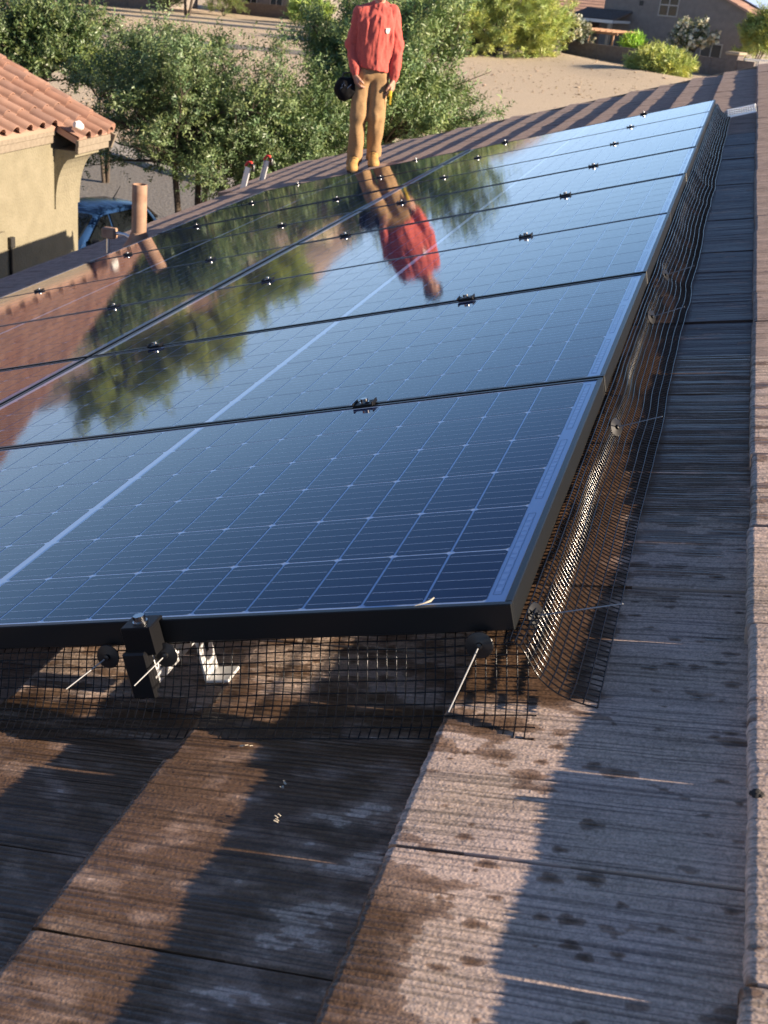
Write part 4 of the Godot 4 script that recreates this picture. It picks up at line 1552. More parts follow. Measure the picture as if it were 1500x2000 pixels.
func make_plants() -> void:
	var leafy := [sprig_mesh(M.leaf, 0.34, 14, 0.072, 0.026, 1), sprig_mesh(M.leaf, 0.28, 12, 0.064, 0.027, 2)]
	var loose := [sprig_mesh(M.leaf, 0.40, 15, 0.095, 0.026, 3), sprig_mesh(M.leaf, 0.32, 12, 0.085, 0.030, 4)]
	var dense := [sprig_mesh(M.bush_leaf, 0.5, 16, 0.13, 0.05, 5), sprig_mesh(M.leaf, 0.45, 14, 0.12, 0.045, 6)]
	var feather := [sprig_mesh(M.pale_leaf, 0.95, 22, 0.50, 0.055, 7, 0.45), sprig_mesh(M.pale_leaf, 0.85, 20, 0.42, 0.050, 8, 0.5)]
	var flower := [sprig_mesh(M.blossom, 0.35, 16, 0.20, 0.15, 9), sprig_mesh(M.bush_leaf, 0.5, 14, 0.22, 0.06, 10)]
	var white := Color(1, 1, 1)
	# near trees across the driveway
	plant("leafy_tree", "dense green tree with dark forked trunk behind the car and vent pipe", "tree", Vector3(-8.95, GROUND, -20.1), Vector3(-9.55, -2.1, -20.9), Vector3(2.25, 1.45, 2.0), 3, 70, 6800, leafy, M.bark, 0.09, 101, white, "", 1.0)
	plant("leafy_tree", "tall loose green tree directly behind the person in red", "tree", Vector3(-6.9, GROUND, -24.2), Vector3(-6.6, -1.5, -24.2), Vector3(2.1, 2.1, 2.0), 3, 76, 7400, loose, M.bark, 0.09, 102, Color(1.1, 1.1, 1.0), "", 0.8)
	plant("leafy_tree", "green tree between the forked tree and the person, partly hidden by the ladder", "tree", Vector3(-8.0, GROUND, -22.2), Vector3(-7.95, -2.75, -21.6), Vector3(1.75, 1.25, 1.3), 4, 54, 5200, leafy, M.bark, 0.07, 103, Color(0.85, 0.9, 0.85), "", 1.0)
	plant("leafy_bush", "dark rounded bush above the pink roof at the left edge", "bush", Vector3(-18.2, GROUND, -30.5), Vector3(-18.6, -2.15, -30.5), Vector3(2.1, 1.15, 1.8), 4, 46, 2600, dense, M.bark, 0.07, 104, Color(0.95, 1.0, 0.9))
	plant("leafy_bush", "yellowish green bush between the pink roof and the forked tree", "bush", Vector3(-15.9, GROUND, -30.0), Vector3(-16.0, -2.6, -30.0), Vector3(1.0, 0.8, 1.0), 4, 26, 700, leafy, M.bark, 0.06, 105, Color(1.35, 1.25, 0.8))
	# feathery desert trees on the gravel
	plant("palo_verde", "big feathery yellow green tree on the gravel right of the person", "tree", Vector3(-22.8, FAR, -127.0), Vector3(-24.6, -4.6, -127.5), Vector3(7.4, 4.6, 5.5), 4, 100, 5200, feather, M.bark, 0.16, 106, white, "", 0.6, 0.1)
	plant("palo_verde", "low feathery yellow green bush in front of the garden wall and white oleander", "bush", Vector3(-6.5, FAR, -118.0), Vector3(-6.6, -5.75, -118.2), Vector3(2.1, 0.75, 1.9), 5, 46, 1300, feather, M.bark, 0.08, 107, white, "", 0.6, 0.1)
	plant("palo_verde", "feathery yellow green tree behind the picket gate at the right edge", "tree", Vector3(1.2, FAR, -137.0), Vector3(1.9, -2.9, -137.2), Vector3(2.4, 2.2, 2.2), 3, 50, 1700, feather, M.bark, 0.10, 108, white, "", 0.6, 0.15)
	plant("palo_verde", "far feathery tree with thin forked trunk on the gravel at the top left corner", "tree", Vector3(-86.0, FAR, -140.0), Vector3(-87.0, 2.8, -141.0), Vector3(8.6, 5.4, 7.0), 3, 80, 4200, feather, M.bark, 0.28, 109, Color(0.95, 1.0, 0.9), "", 0.6, 0.15)
	plant("palo_verde", "far feathery tree with a single thin trunk above the forked tree", "tree", Vector3(-75.8, FAR, -142.0), Vector3(-74.0, 2.6, -142.5), Vector3(7.4, 4.8, 6.0), 1, 70, 3600, feather, M.bark, 0.24, 110, white, "", 0.6, 0.15)
	plant("palo_verde", "far feathery tree over the gravel between the thin trunks and the far dark wall", "tree", Vector3(-66.0, FAR, -150.0), Vector3(-65.5, 1.2, -150.0), Vector3(6.4, 4.0, 5.0), 2, 60, 3000, feather, M.bark, 0.2, 117, Color(0.9, 0.95, 0.85), "", 0.8, 0.15)
	# white oleanders by the grey house
	plant("oleander", "white flowering oleander in front of the glass doors of the grey house", "bush", Vector3(-5.0, FAR, -138.0), Vector3(-5.1, -4.1, -138.0), Vector3(2.35, 1.75, 2.0), 5, 44, 1900, flower, M.bark, 0.06, 111, white, "white oleanders by the grey house", 0.5, 0.05)
	plant("oleander", "white flowering oleander between the pergola and the feathery tree", "bush", Vector3(-17.4, FAR, -136.0), Vector3(-17.4, -4.2, -136.0), Vector3(2.4, 1.5, 1.8), 5, 40, 1500, flower, M.bark, 0.06, 112, Color(0.9, 0.9, 0.85), "white oleanders by the grey house", 0.5, 0.05)
	plant("small_shrub", "tiny bright green shrub at the foot of the patio post", "bush", Vector3(-10.7, FAR, -136.5), Vector3(-10.7, -5.4, -136.5), Vector3(0.75, 0.95, 0.7), 3, 14, 300, feather, M.bark, 0.03, 113, Color(0.9, 1.3, 0.6))
	# bushes along the far walls at the top
	plant("round_bush", "round dark green bush against the far wall at the top left", "bush", Vector3(-73.5, FAR, -160.5), Vector3(-73.5, -5.0, -160.5), Vector3(2.6, 1.7, 2.2), 4, 36, 1100, dense, M.bark, 0.06, 114, Color(1.1, 1.1, 1.0), "round bushes along the far walls")
	plant("round_bush", "round olive bush against the far dark wall left of the person", "bush", Vector3(-66.0, FAR, -162.0), Vector3(-66.0, -5.1, -162.0), Vector3(2.7, 1.5, 2.2), 4, 36, 1100, dense, M.bark, 0.06, 115, Color(1.35, 1.25, 0.9), "round bushes along the far walls")
	plant("round_bush", "pale green bush between the far dark wall and the person", "bush", Vector3(-52.5, FAR, -158.0), Vector3(-52.5, -5.2, -158.0), Vector3(2.4, 1.4, 2.2), 4, 30, 900, feather, M.bark, 0.06, 116, Color(0.9, 1.05, 0.9), "round bushes along the far walls")

# ---------------------------------------------------------------- the parked car
func make_car() -> void:
	var yaw := atan2(-0.13, 0.99)
	var t := thing("parked_car", "blue hatchback parked on the driveway behind the yellow house corner", "car", Transform3D(Basis(Vector3.UP, yaw), Vector3(-11.05, GROUND + 0.025, -19.35)))
	# body: stations from front (+z) to rear, each a ring from sill to sill over the top
	var st := [[2.06, 0.56, 0.66, 0.36], [1.95, 0.74, 0.74, 0.24], [1.55, 0.83, 0.86, 0.20], [0.98, 0.865, 0.99, 0.19], [0.2, 0.875, 1.00, 0.18], [-0.6, 0.875, 1.02, 0.18], [-1.35, 0.87, 1.05, 0.19], [-1.85, 0.82, 1.06, 0.24], [-2.04, 0.70, 0.92, 0.34]]
	var P := PackedVector3Array()
	var ring := 12
	for s: Array in st:
		var w: float = s[1]
		var h: float = s[2]
		var lo: float = s[3]
		var half := [Vector2(w * 0.92, lo), Vector2(w, lo + 0.14), Vector2(w * 1.005, lerpf(lo, h, 0.55)), Vector2(w * 0.985, h - 0.10), Vector2(w * 0.93, h - 0.02), Vector2(w * 0.62, h + 0.015)]
		for q: Vector2 in half:
			P.append(Vector3(q.x, q.y, s[0]))
		P.append(Vector3(0, h + 0.03, s[0]))
		for k in 6:
			var q: Vector2 = half[5 - k]
			P.append(Vector3(-q.x, q.y, s[0]))
	var b := MB.new()
	b.grid(P, ring, st.size() - 1)
	b.box(Vector3(0, 0.5, 2.03), Vector3(1.1, 0.36, 0.06), 0.03)
	b.box(Vector3(0, 0.62, -2.01), Vector3(1.38, 0.5, 0.06), 0.03)
	b.box(Vector3(0, 0.28, 0), Vector3(1.6, 0.12, 3.7), 0.04)
	obj("body", b, M.car_paint, t)
	# cabin
	var cab := [[1.02, 0.80, 0.98, 0.80], [0.72, 0.78, 1.16, 0.70], [0.22, 0.77, 1.40, 0.60], [-0.1, 0.77, 1.47, 0.585], [-0.7, 0.77, 1.49, 0.58], [-1.3, 0.76, 1.44, 0.565], [-1.62, 0.74, 1.33, 0.56], [-1.98, 0.70, 1.03, 0.62]]
	P = PackedVector3Array()
	for s: Array in cab:
		var wb: float = s[1]
		var h: float = s[2]
		var wt: float = s[3]
		var half := [Vector2(wb, 0.95), Vector2(lerpf(wb, wt, 0.5) + 0.01, lerpf(0.95, h, 0.5)), Vector2(wt + 0.01, maxf(h - 0.06, 0.96)), Vector2(wt - 0.05, h - 0.015), Vector2(wt * 0.5, h + 0.02)]
		for q: Vector2 in half:
			P.append(Vector3(q.x, q.y, s[0]))
		P.append(Vector3(0, h + 0.03, s[0]))
		for k in 5:
			var q: Vector2 = half[4 - k]
			P.append(Vector3(-q.x, q.y, s[0]))
	b = MB.new()
	b.grid(P, 10, cab.size() - 1)
	obj("cabin", b, M.car_paint, t)
	# glass, set a little proud of the cabin
	var pane := func(called: String, list: Array, push: Vector3) -> void:
		var g := MB.new()
		var c := Vector3.ZERO
		for p: Vector3 in list:
			c += p / list.size()
		var n := list.size()
		for k in n:
			var p: Vector3 = list[k]
			var q: Vector3 = list[(k + 1) % n]
			g.face(c + push, p + push, q + push)
			g.quad(p, q, q + push, p + push)
		obj(called, g, M.car_glass, t)
	pane.call("windscreen", [Vector3(-0.70, 1.00, 1.00), Vector3(0.70, 1.00, 1.00), Vector3(0.54, 1.385, 0.255), Vector3(-0.54, 1.385, 0.255)], Vector3(0, 0.045, 0.022))
	pane.call("rear_window", [Vector3(0.56, 1.07, -1.965), Vector3(-0.56, 1.07, -1.965), Vector3(-0.48, 1.36, -1.57), Vector3(0.48, 1.36, -1.57)], Vector3(0, 0.03, -0.03))
	for s: float in [1.0, -1.0]:
		var lists := [[Vector3(s * 0.790, 1.0, 0.80), Vector3(s * 0.775, 1.0, -0.10), Vector3(s * 0.610, 1.40, -0.10), Vector3(s * 0.615, 1.37, 0.14)], [Vector3(s * 0.775, 1.0, -0.17), Vector3(s * 0.770, 1.0, -0.98), Vector3(s * 0.610, 1.385, -0.98), Vector3(s * 0.610, 1.40, -0.17)], [Vector3(s * 0.770, 1.01, -1.05), Vector3(s * 0.755, 1.06, -1.55), Vector3(s * 0.605, 1.34, -1.40), Vector3(s * 0.608, 1.375, -1.05)]]
		for l: Array in lists:
			if s < 0:
				l.reverse()
			pane.call("side_window", l, Vector3(s * 0.030, 0.004, 0))
	for s: float in [1.0, -1.0]:
		for z: float in [1.28, -1.30]:
			b = MB.new()
			b.lathe(PackedVector2Array([Vector2(0.20, -0.10), Vector2(0.29, -0.10), Vector2(0.32, -0.06), Vector2(0.32, 0.06), Vector2(0.29, 0.10), Vector2(0.20, 0.10)]), 24, Vector3(s * 0.80, 0.32, z), Basis(Vector3(0, 0, 1), -s * PI * 0.5))
			var wh := obj("wheel", b, M.rubber, t)
			b = MB.new()
			b.lathe(PackedVector2Array([Vector2(0.21, 0.05), Vector2(0.20, 0.085), Vector2(0.05, 0.06), Vector2(0.0, 0.06)]), 20, Vector3(s * 0.80, 0.32, z), Basis(Vector3(0, 0, 1), -s * PI * 0.5))
			obj("rim", b, M.aluminium, wh)
		b = MB.new()
		b.box(Vector3(s * 0.97, 1.04, 0.72), Vector3(0.20, 0.13, 0.10), 0.03)
		b.box(Vector3(s * 0.85, 1.0, 0.72), Vector3(0.10, 0.04, 0.06), 0.01)
		obj("wing_mirror", b, M.dark_trim, t)
		b = MB.new()
		b.box(Vector3(s * 0.62, 0.72, 1.90), Vector3(0.34, 0.15, 0.16), 0.04, Basis(Vector3.UP, s * 0.35))
		obj("headlight", b, M.head_lamp, t)
		b = MB.new()
		b.box(Vector3(s * 0.72, 0.92, -1.93), Vector3(0.16, 0.28, 0.14), 0.03)
		obj("tail_light", b, M.tail_lamp, t)
		for z: float in [-0.14, -1.02]:
			b = MB.new()
			b.box(Vector3(s * 0.885, 0.86, z + 0.18), Vector3(0.02, 0.03, 0.16), 0.008)
			obj("door_handle", b, M.car_paint, t)
	b = MB.new()
	b.tube(pts([Vector3(0, 1.46, -1.2), Vector3(0.0, 1.60, -1.38), Vector3(0, 1.68, -1.46)]), PackedFloat32Array([0.012, 0.007, 0.004]), 8)
	obj("aerial", b, M.dark_trim, t)
	b = MB.new()
	b.box(Vector3(0, 0.42, 2.07), Vector3(0.9, 0.16, 0.04), 0.01)
	obj("grille", b, M.dark_trim, t)

# ---------------------------------------------------------------- bodies: smooth unions of tapered capsules, meshed as surface nets
# bones: [from, to, radius there, radius here]; cuts: [point, normal] keep what lies behind; bump displaces the field
func blob(b: MB, bones: Array, cell: float, k: float, cuts: Array = [], fold: FastNoiseLite = null, fold_size := 0.0, fold_scale := Vector3.ONE) -> void:
	var lo := Vector3(1e9, 1e9, 1e9)
	var hi := -lo
	for q: Array in bones:
		var r := maxf(q[2], q[3]) + k + cell * 2.0 + fold_size
		for p: Vector3 in [q[0], q[1]]:
			lo = lo.min(p - Vector3.ONE * r)
			hi = hi.max(p + Vector3.ONE * r)
	var n := Vector3i((hi - lo) / cell) + Vector3i(2, 2, 2)
	var nx := n.x
	var ny := n.y
	var nz := n.z
	var F := PackedFloat32Array()
	F.resize(nx * ny * nz)
	F.fill(1.0)
	for q: Array in bones:
		var a: Vector3 = q[0]
		var d: Vector3 = q[1] - a
		var ra: float = q[2]
		var rb: float = q[3]
		var reach := maxf(ra, rb) + k + cell * 2.0
		var mn := Vector3i(((a.min(a + d) - Vector3.ONE * reach) - lo) / cell)
		var mx := Vector3i(((a.max(a + d) + Vector3.ONE * reach) - lo) / cell) + Vector3i.ONE
		var dd := maxf(d.length_squared(), 1e-9)
		for z in range(maxi(mn.z, 0), mini(mx.z + 1, nz)):
			for y in range(maxi(mn.y, 0), mini(mx.y + 1, ny)):
				var row := (z * ny + y) * nx
				for x in range(maxi(mn.x, 0), mini(mx.x + 1, nx)):
					var p := lo + Vector3(x, y, z) * cell - a
					var t := clampf(p.dot(d) / dd, 0.0, 1.0)
					var v := (p - d * t).length() - lerpf(ra, rb, t)
					var o := F[row + x]
					var h := maxf(k - absf(o - v), 0.0) / k
					F[row + x] = minf(o, v) - h * h * k * 0.25
	if cuts.size() or fold:
		for z in nz:
			for y in ny:
				for x in nx:
					var i := (z * ny + y) * nx + x
					if F[i] > 0.06:
						continue
					var p := lo + Vector3(x, y, z) * cell
					if fold:
						F[i] += fold.get_noise_3dv(p * fold_scale) * fold_size
					for c: Array in cuts:
						F[i] = maxf(F[i], (p - c[0]).dot(c[1]))
	var ids := {}
	var first := b.V.size()
	var sx := 1
	var sy := nx
	var sz := nx * ny
	var offs := [0, sx, sy, sx + sy, sz, sx + sz, sy + sz, sx + sy + sz]
	for z in nz - 1:
		for y in ny - 1:
			var row := (z * ny + y) * nx
			for x in nx - 1:
				var i := row + x
				var f0 := F[i]
				if f0 > 0.09:
					continue
				var s := 0
				for o: int in offs:
					if F[i + o] < 0.0:
						s += 1
				if s == 0 or s == 8:
					continue
				var sum := Vector3.ZERO
				var cnt := 0
				for e in 12:
					var ca: int = EDGES[e * 2]
					var cb: int = EDGES[e * 2 + 1]
					var va := F[i + offs[ca]]
					var vb := F[i + offs[cb]]
					if (va < 0.0) != (vb < 0.0):
						var t := va / (va - vb)
						sum += Vector3(ca & 1, (ca >> 1) & 1, ca >> 2).lerp(Vector3(cb & 1, (cb >> 1) & 1, cb >> 2), t)
						cnt += 1
				var g := Vector3(F[i + sx] - f0 + F[i + sx + sy] - F[i + sy], F[i + sy] - f0 + F[i + sx + sy] - F[i + sx], F[i + sz] - f0 + F[i + sz + sy] - F[i + sy])
				ids[i] = b.vert(lo + (Vector3(x, y, z) + sum / cnt) * cell, g.normalized())
	for i: int in ids:
		var x := i % nx
		var y := (i / nx) % ny
		var z := i / sz
		if x > 0 and y > 0 and z > 0:
			for ax in 3:
				var da: int = [sx, sy, sz][ax]
				var u: int = [sy, sz, sx][ax]
				var w: int = [sz, sx, sy][ax]
				var inside := F[i] < 0.0
				if inside == (F[i + da] < 0.0):
					continue
				if not (ids.has(i - u) and ids.has(i - w) and ids.has(i - u - w)):
					continue
				var q0: int = ids[i]
				var q1: int = ids[i - u]
				var q2: int = ids[i - u - w]
				var q3: int = ids[i - w]
				if inside:
					b.tri(q0, q1, q2)
					b.tri(q0, q2, q3)
				else:
					b.tri(q0, q2, q1)
					b.tri(q0, q3, q2)
	# normals from the faces, smooth
	for k2 in range(first, b.V.size()):
		b.N[k2] = Vector3.ZERO
	for t in range(0, b.I.size(), 3):
		if b.I[t] < first:
			continue
		var fn := (b.V[b.I[t + 2]] - b.V[b.I[t]]).cross(b.V[b.I[t + 1]] - b.V[b.I[t]])
		for q in 3:
			b.N[b.I[t + q]] += fn
	for k2 in range(first, b.V.size()):
		b.N[k2] = b.N[k2].normalized()

const EDGES := [0, 1, 2, 3, 4, 5, 6, 7, 0, 2, 1, 3, 4, 6, 5, 7, 0, 4, 1, 5, 2, 6, 3, 7]

func hand_bones(wrist: Vector3, down: Vector3, thumb_side: Vector3, palm: Vector3, curl: float) -> Array:
	# down: from the wrist to the knuckles; thumb_side: towards the thumb; palm: where the palm faces
	var list := []
	var knuckle := wrist + down * 0.085
	for k in 4:
		var off := thumb_side * (0.030 - k * 0.0195)
		list.append([wrist + off * 0.55 + down * 0.01, knuckle + off - down * (0.004 * absf(k - 1.0)), 0.0155, 0.0125])
		var len: float = [0.070, 0.078, 0.073, 0.057][k]
		var p := knuckle + off - down * (0.004 * absf(k - 1.0))
		var d := down
		for s in 3:
			d = (d + palm * curl * (0.55 + 0.25 * s)).normalized()
			var l: float = len * [0.46, 0.31, 0.26][s]
			list.append([p, p + d * l, 0.0105 - s * 0.0012, 0.0098 - s * 0.0014])
			p += d * l
	var tb := wrist + thumb_side * 0.022 + down * 0.022
	var t1 := tb + (thumb_side * 0.75 + down * 0.8 + palm * 0.35).normalized() * 0.042
	var t2 := t1 + (thumb_side * 0.25 + down * 1.0 + palm * 0.45).normalized() * 0.030
	list.append([tb - down * 0.01, t1, 0.0165, 0.0120])
	list.append([t1, t2, 0.0118, 0.0105])
	list.append([t2, t2 + (down + palm * 0.5).normalized() * 0.024, 0.0105, 0.0085])
	return list

func make_person() -> void:
	# x: towards the right of the picture, y up, z towards the viewer; the origin lies on the tiles between the feet
	var basis := Basis(Vector3(0.96396658, 0, -0.26602337), Vector3.UP, Vector3(0.26602337, 0, 0.96396658))
	var t := thing("person", "person in red long sleeved shirt, tan work trousers and yellow boots standing on the roof", "person", Transform3D(basis, Vector3(-3.11925923, -1.08436472, -10.45)))
	var sh_l := Vector3(-0.165, 1.365, -0.02)
	var el_l := Vector3(-0.200, 1.085, -0.03)
	var wr_l := Vector3(-0.150, 0.845, 0.075)
	var sh_r := Vector3(0.165, 1.385, -0.02)
	var el_r := Vector3(0.218, 1.105, -0.02)
	var wr_r := Vector3(0.222, 0.815, 0.045)
	var hip_l := Vector3(-0.070, 0.83, -0.01)
	var kn_l := Vector3(-0.080, 0.47, 0.045)
	var an_l := Vector3(-0.075, 0.075, -0.005)
	var hip_r := Vector3(0.095, 0.84, -0.01)
	var kn_r := Vector3(0.092, 0.49, 0.035)
	var an_r := Vector3(0.100, 0.130, -0.055)
	# the body
	var b := MB.new()
	blob(b, [[Vector3(0.012, 1.36, -0.03), Vector3(0.018, 1.49, -0.015), 0.060, 0.054], [Vector3(-0.03, 1.30, -0.02), Vector3(0.06, 1.31, -0.02), 0.09, 0.09], [Vector3(0.01, 1.25, -0.01), Vector3(0.02, 0.92, -0.01), 0.095, 0.09], [sh_l, Vector3(0.01, 1.39, -0.02), 0.042, 0.05], [sh_r, Vector3(0.01, 1.39, -0.02), 0.042, 0.05],
		[sh_l, el_l, 0.042, 0.034], [el_l, wr_l, 0.034, 0.024], [sh_r, el_r, 0.042, 0.034], [el_r, wr_r, 0.034, 0.024], [Vector3(-0.04, 0.86, -0.01), Vector3(0.07, 0.87, -0.01), 0.085, 0.085], [hip_l, kn_l, 0.070, 0.048], [kn_l, an_l, 0.048, 0.034], [hip_r, kn_r, 0.070, 0.048], [kn_r, an_r, 0.048, 0.034]], 0.014, 0.03)
	# the head: skull, jaw, nose, brows, lips, ears; it looks down towards the viewer
	var hc := Vector3(0.026, 1.588, 0.004)
	var tilt := Basis(Vector3(1, 0, 0), 0.16) * Basis(Vector3(0, 1, 0), 0.12)
	var at := func(x: float, y: float, z: float) -> Vector3: return hc + tilt * Vector3(x, y, z)
	var head := [[at.call(0, 0.035, -0.018), at.call(0, 0.030, 0.020), 0.080, 0.070], [at.call(0, -0.02, 0.01), at.call(0, -0.072, 0.046), 0.062, 0.040], [at.call(-0.026, -0.05, 0.030), at.call(0.026, -0.05, 0.030), 0.040, 0.040], [at.call(0, -0.02, -0.03), at.call(0, -0.11, -0.02), 0.058, 0.052],
		[at.call(0, 0.018, 0.086), at.call(0, -0.016, 0.100), 0.0075, 0.0125], [at.call(-0.009, -0.018, 0.092), at.call(0.009, -0.018, 0.092), 0.009, 0.009], [at.call(-0.034, 0.030, 0.078), at.call(-0.010, 0.028, 0.086), 0.009, 0.008], [at.call(0.034, 0.030, 0.078), at.call(0.010, 0.028, 0.086), 0.009, 0.008],
		[at.call(-0.020, -0.044, 0.078), at.call(0.020, -0.044, 0.078), 0.0065, 0.0065], [at.call(-0.016, -0.054, 0.077), at.call(0.016, -0.054, 0.077), 0.0075, 0.0075], [at.call(0, -0.085, 0.068), at.call(0, -0.088, 0.066), 0.018, 0.018], [at.call(-0.040, -0.008, 0.056), at.call(-0.034, -0.018, 0.052), 0.022, 0.022], [at.call(0.040, -0.008, 0.056), at.call(0.034, -0.018, 0.052), 0.022, 0.022]]
	for s: float in [-1.0, 1.0]:
		head.append([at.call(s * 0.079, 0.022, -0.016), at.call(s * 0.076, -0.022, -0.006), 0.012, 0.009])
		head.append([at.call(s * 0.083, 0.012, -0.022), at.call(s * 0.080, -0.004, -0.020), 0.010, 0.009])
	blob(b, head, 0.0055, 0.012)
	blob(b, hand_bones(wr_l, Vector3(0.38, -0.88, 0.22).normalized(), Vector3(0.45, 0.05, 0.85).normalized(), Vector3(0.75, 0.42, -0.40).normalized(), 0.75), 0.0042, 0.007)
	blob(b, hand_bones(wr_r, Vector3(-0.12, -0.97, 0.16).normalized(), Vector3(-0.35, 0.10, 0.92).normalized(), Vector3(-0.90, -0.05, -0.35).normalized(), 0.85), 0.0042, 0.007)
	obj("body", b, M.skin, t)
	b = MB.new()
	for s: float in [-1.0, 1.0]:
		b.lathe(PackedVector2Array([Vector2(0.0, -0.009), Vector2(0.007, -0.006), Vector2(0.0095, 0.0), Vector2(0.007, 0.006), Vector2(0.0, 0.009)]), 10, at.call(s * 0.031, 0.012, 0.077))
	obj("eyes", b, M.eye, t)
	b = MB.new()
	blob(b, [[at.call(0, 0.052, -0.030), at.call(0, 0.060, 0.016), 0.083, 0.070], [at.call(0, 0.0, -0.050), at.call(0, -0.055, -0.045), 0.070, 0.045], [at.call(-0.045, 0.05, -0.01), at.call(0.045, 0.05, -0.01), 0.055, 0.055]], 0.009, 0.02, [[at.call(0, 0.05, 0.054), tilt * Vector3(0, -0.55, 0.83)]], noise(26.0, 71, 2), 0.007)
	obj("hair", b, M.hair, t)
	# shirt: loose, gathered over the sleeves, hem above the hips
	b = MB.new()
	var folds := noise(5.5, 72, 3)
	blob(b, [[Vector3(-0.050, 0.86, 0.0), Vector3(-0.070, 1.28, -0.005), 0.098, 0.112], [Vector3(0.085, 0.88, 0.0), Vector3(0.085, 1.30, -0.005), 0.096, 0.112], [Vector3(0.018, 0.85, 0.018), Vector3(0.012, 1.30, 0.02), 0.115, 0.105], [Vector3(0.0, 1.30, -0.03), Vector3(0.02, 1.41, -0.02), 0.11, 0.068],
		[Vector3(-0.145, 1.355, -0.02), Vector3(0.0, 1.41, -0.02), 0.068, 0.070], [Vector3(0.150, 1.375, -0.02), Vector3(0.02, 1.415, -0.02), 0.068, 0.070]], 0.0085, 0.022, [[Vector3(0.02, 0.895, 0), Vector3(-0.16, -1, 0).normalized()]], folds, 0.021, Vector3(2.1, 0.6, 2.1))
	blob(b, [[sh_l + Vector3(0.02, -0.005, 0), el_l, 0.071, 0.058], [el_l, wr_l + Vector3(0.0, 0.045, -0.012), 0.060, 0.048], [wr_l + Vector3(0, 0.06, -0.015), wr_l + Vector3(0.004, 0.015, 0), 0.043, 0.036]], 0.0085, 0.015, [], folds, 0.016, Vector3(2.4, 1.3, 2.4))
	blob(b, [[sh_r + Vector3(-0.02, -0.005, 0), el_r, 0.071, 0.059], [el_r, wr_r + Vector3(0.0, 0.045, -0.012), 0.061, 0.048], [wr_r + Vector3(0, 0.06, -0.012), wr_r + Vector3(0, 0.012, 0), 0.043, 0.036]], 0.0085, 0.015, [], folds, 0.016, Vector3(2.4, 1.3, 2.4))
	obj("shirt", b, M.shirt, t)
	b = MB.new()
	b.lathe(PackedVector2Array([Vector2(0.070, -0.010), Vector2(0.074, 0.0), Vector2(0.070, 0.010), Vector2(0.062, 0.012)]), 28, Vector3(0.016, 1.437, -0.004), Basis(Vector3.RIGHT, 0.42))
	obj("collar", b, M.shirt, t)
	b = MB.new()
	b.prism(PackedVector2Array([Vector2(-0.021, 0.022), Vector2(-0.017, -0.016), Vector2(0, -0.026), Vector2(0.017, -0.016), Vector2(0.021, 0.022)]), 0.004, Vector3(0.118, 1.235, 0.104), Basis(Vector3.UP, 0.35))
	obj("pocket_badge", b, M.badge, t)
	# trousers
	b = MB.new()
	blob(b, [[Vector3(-0.042, 0.855, 0), Vector3(0.078, 0.865, 0), 0.092, 0.090], [hip_l + Vector3(0, 0.0, 0), kn_l, 0.086, 0.078], [kn_l, an_l + Vector3(0, 0.05, -0.005), 0.078, 0.068], [an_l + Vector3(0, 0.05, -0.005), an_l + Vector3(0.0, -0.03, 0), 0.070, 0.074], [hip_r + Vector3(-0.006, 0.0, 0), kn_r, 0.086, 0.077], [kn_r, an_r + Vector3(0, 0.05, 0), 0.077, 0.067], [an_r + Vector3(0, 0.05, 0), an_r + Vector3(0, -0.03, 0), 0.069, 0.073]], 0.0095, 0.02,
		[[Vector3(0, 0.945, 0), Vector3(0, 1, 0)], [Vector3(0.02, 0.068, 0), Vector3(0.30, -0.95, 0.0).normalized()]], noise(5.0, 73, 2), 0.013, Vector3(1.6, 0.8, 1.6))
	obj("trousers", b, M.trousers, t)
	# boots stand on the sloping tiles
	for s in 2:
		var an := an_l if s == 0 else an_r
		var base := -0.020 if s == 0 else 0.030
		var out := -0.10 if s == 0 else 0.06
		b = MB.new()
		var toe := Vector3(an.x + out * 0.16, base + 0.040, an.z + 0.185)
		blob(b, [[Vector3(an.x, base + 0.045, an.z - 0.030), Vector3(an.x, base + 0.15, an.z - 0.008), 0.046, 0.052], [Vector3(an.x, base + 0.045, an.z - 0.03), toe, 0.044, 0.046], [Vector3(an.x, base + 0.10, an.z + 0.02), toe + Vector3(0, 0.008, -0.04), 0.050, 0.042], [toe + Vector3(-0.012, 0, -0.02), toe + Vector3(0.012, 0, -0.02), 0.044, 0.044]], 0.007, 0.02, [[Vector3(0, base + 0.018, 0), Vector3(0, -1, 0)]])
		var boot := obj("boot", b, M.boot_leather, t)
		b = MB.new()
		blob(b, [[Vector3(an.x, base + 0.02, an.z - 0.030), toe + Vector3(0, -0.02, 0.004), 0.048, 0.049]], 0.007, 0.01, [[Vector3(0, base + 0.022, 0), Vector3(0, 1, 0)], [Vector3(0, base + 0.0, 0), Vector3(0, -1, 0)]])
		obj("sole", b, M.boot_sole, boot)
		b = MB.new()
		for k in 4:
			var p := Vector3(an.x + out * 0.05, base + 0.150 - k * 0.020, an.z + 0.056 + k * 0.019)
			b.tube(pts([p + Vector3(-0.026, 0.0, -0.004), p + Vector3(0, 0.012, 0.003), p + Vector3(0.026, 0.0, -0.004)]), same(0.0035), 6)
		obj("laces", b, M.leather_belt, boot)
	# what they carry
	var w := t.transform
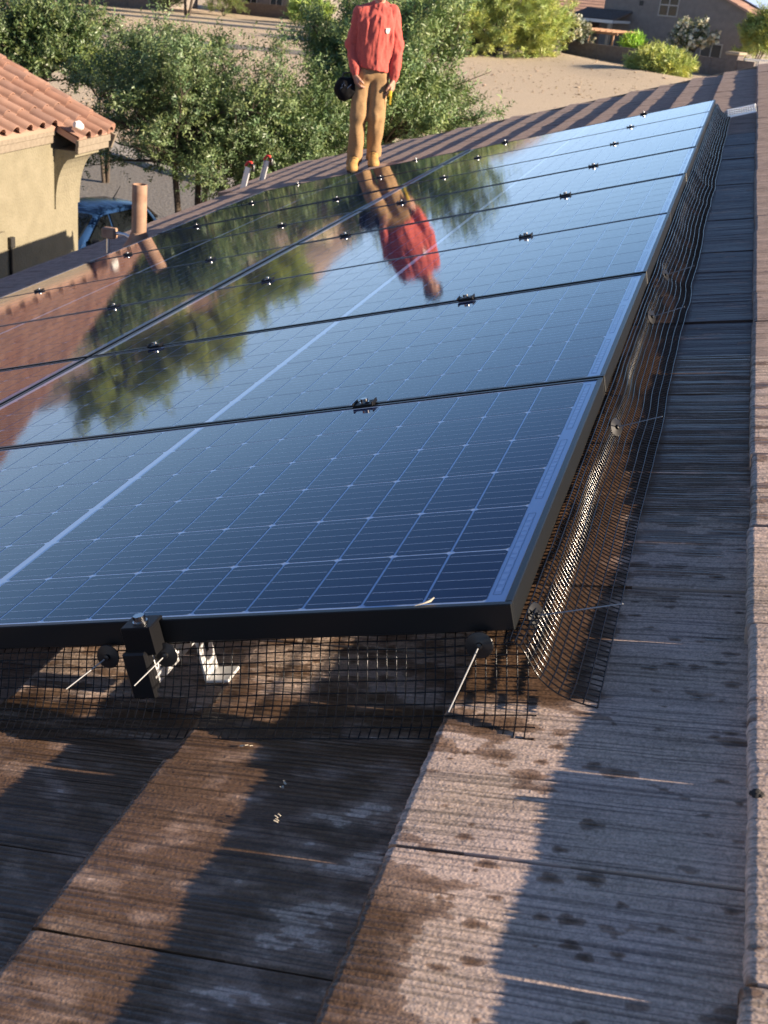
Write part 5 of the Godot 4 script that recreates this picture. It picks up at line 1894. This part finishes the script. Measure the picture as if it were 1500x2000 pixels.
	var g := thing("work_bag", "round black tool pouch with silver buckles hanging at the person's hip", "bag", Transform3D(basis, w * Vector3(-0.222, 0.720, 0.02)))
	b = MB.new()
	blob(b, [[Vector3(0, -0.03, 0), Vector3(0, 0.03, 0), 0.092, 0.080], [Vector3(-0.03, 0, 0), Vector3(0.03, 0, 0.01), 0.078, 0.078]], 0.009, 0.03, [[Vector3(0, 0.09, 0), Vector3(0, 1, 0)]], noise(9.0, 75, 2), 0.012)
	obj("pouch", b, M.bag_cloth, g)
	b = MB.new()
	b.tube(pts([Vector3(-0.04, 0.07, 0.02), Vector3(-0.03, 0.125, 0.02), Vector3(0.03, 0.135, 0.015), Vector3(0.05, 0.09, 0.01)]), same(0.009), 8)
	obj("handle", b, M.leather_belt, g)
	b = MB.new()
	b.tube(pts([Vector3(0.015, 0.000, 0.088), Vector3(0.050, 0.035, 0.080)]), same(0.006), 8)
	b.tube(pts([Vector3(-0.035, 0.02, 0.084), Vector3(-0.020, 0.055, 0.078), Vector3(-0.005, 0.02, 0.086)]), same(0.004), 8)
	b.tube(pts([Vector3(-0.045, -0.005, 0.084), Vector3(-0.028, 0.012, 0.086)]), same(0.004), 8)
	obj("buckles", b, M.steel, g)
	g = thing("tape_measure", "small yellow tape tool held in the person's hand at the right", "tool", Transform3D(basis, w * Vector3(0.198, 0.700, 0.075)))
	b = MB.new()
	b.box(Vector3(0, 0.0, 0), Vector3(0.036, 0.062, 0.048), 0.010)
	obj("case", b, M.yellow_plastic, g)
	b = MB.new()
	b.box(Vector3(0.010, -0.062, 0.004), Vector3(0.018, 0.070, 0.004), 0.001)
	obj("tongue", b, M.yellow_plastic, g)
	b = MB.new()
	b.tube(pts([Vector3(-0.008, 0.03, 0.012), Vector3(-0.010, 0.062, 0.014)]), same(0.008), 8)
	obj("clip", b, M.steel, g)

func _ready() -> void:
	rng.seed = 4
	make_camera_and_light()
	make_materials()
	make_ground()
	make_roof()
	make_hill()
	make_yellow_house()
	make_far_houses()
	make_plants()
	make_car()
	make_panels()
	make_mounts()
	make_skirts()
	make_roof_things()
	make_person()
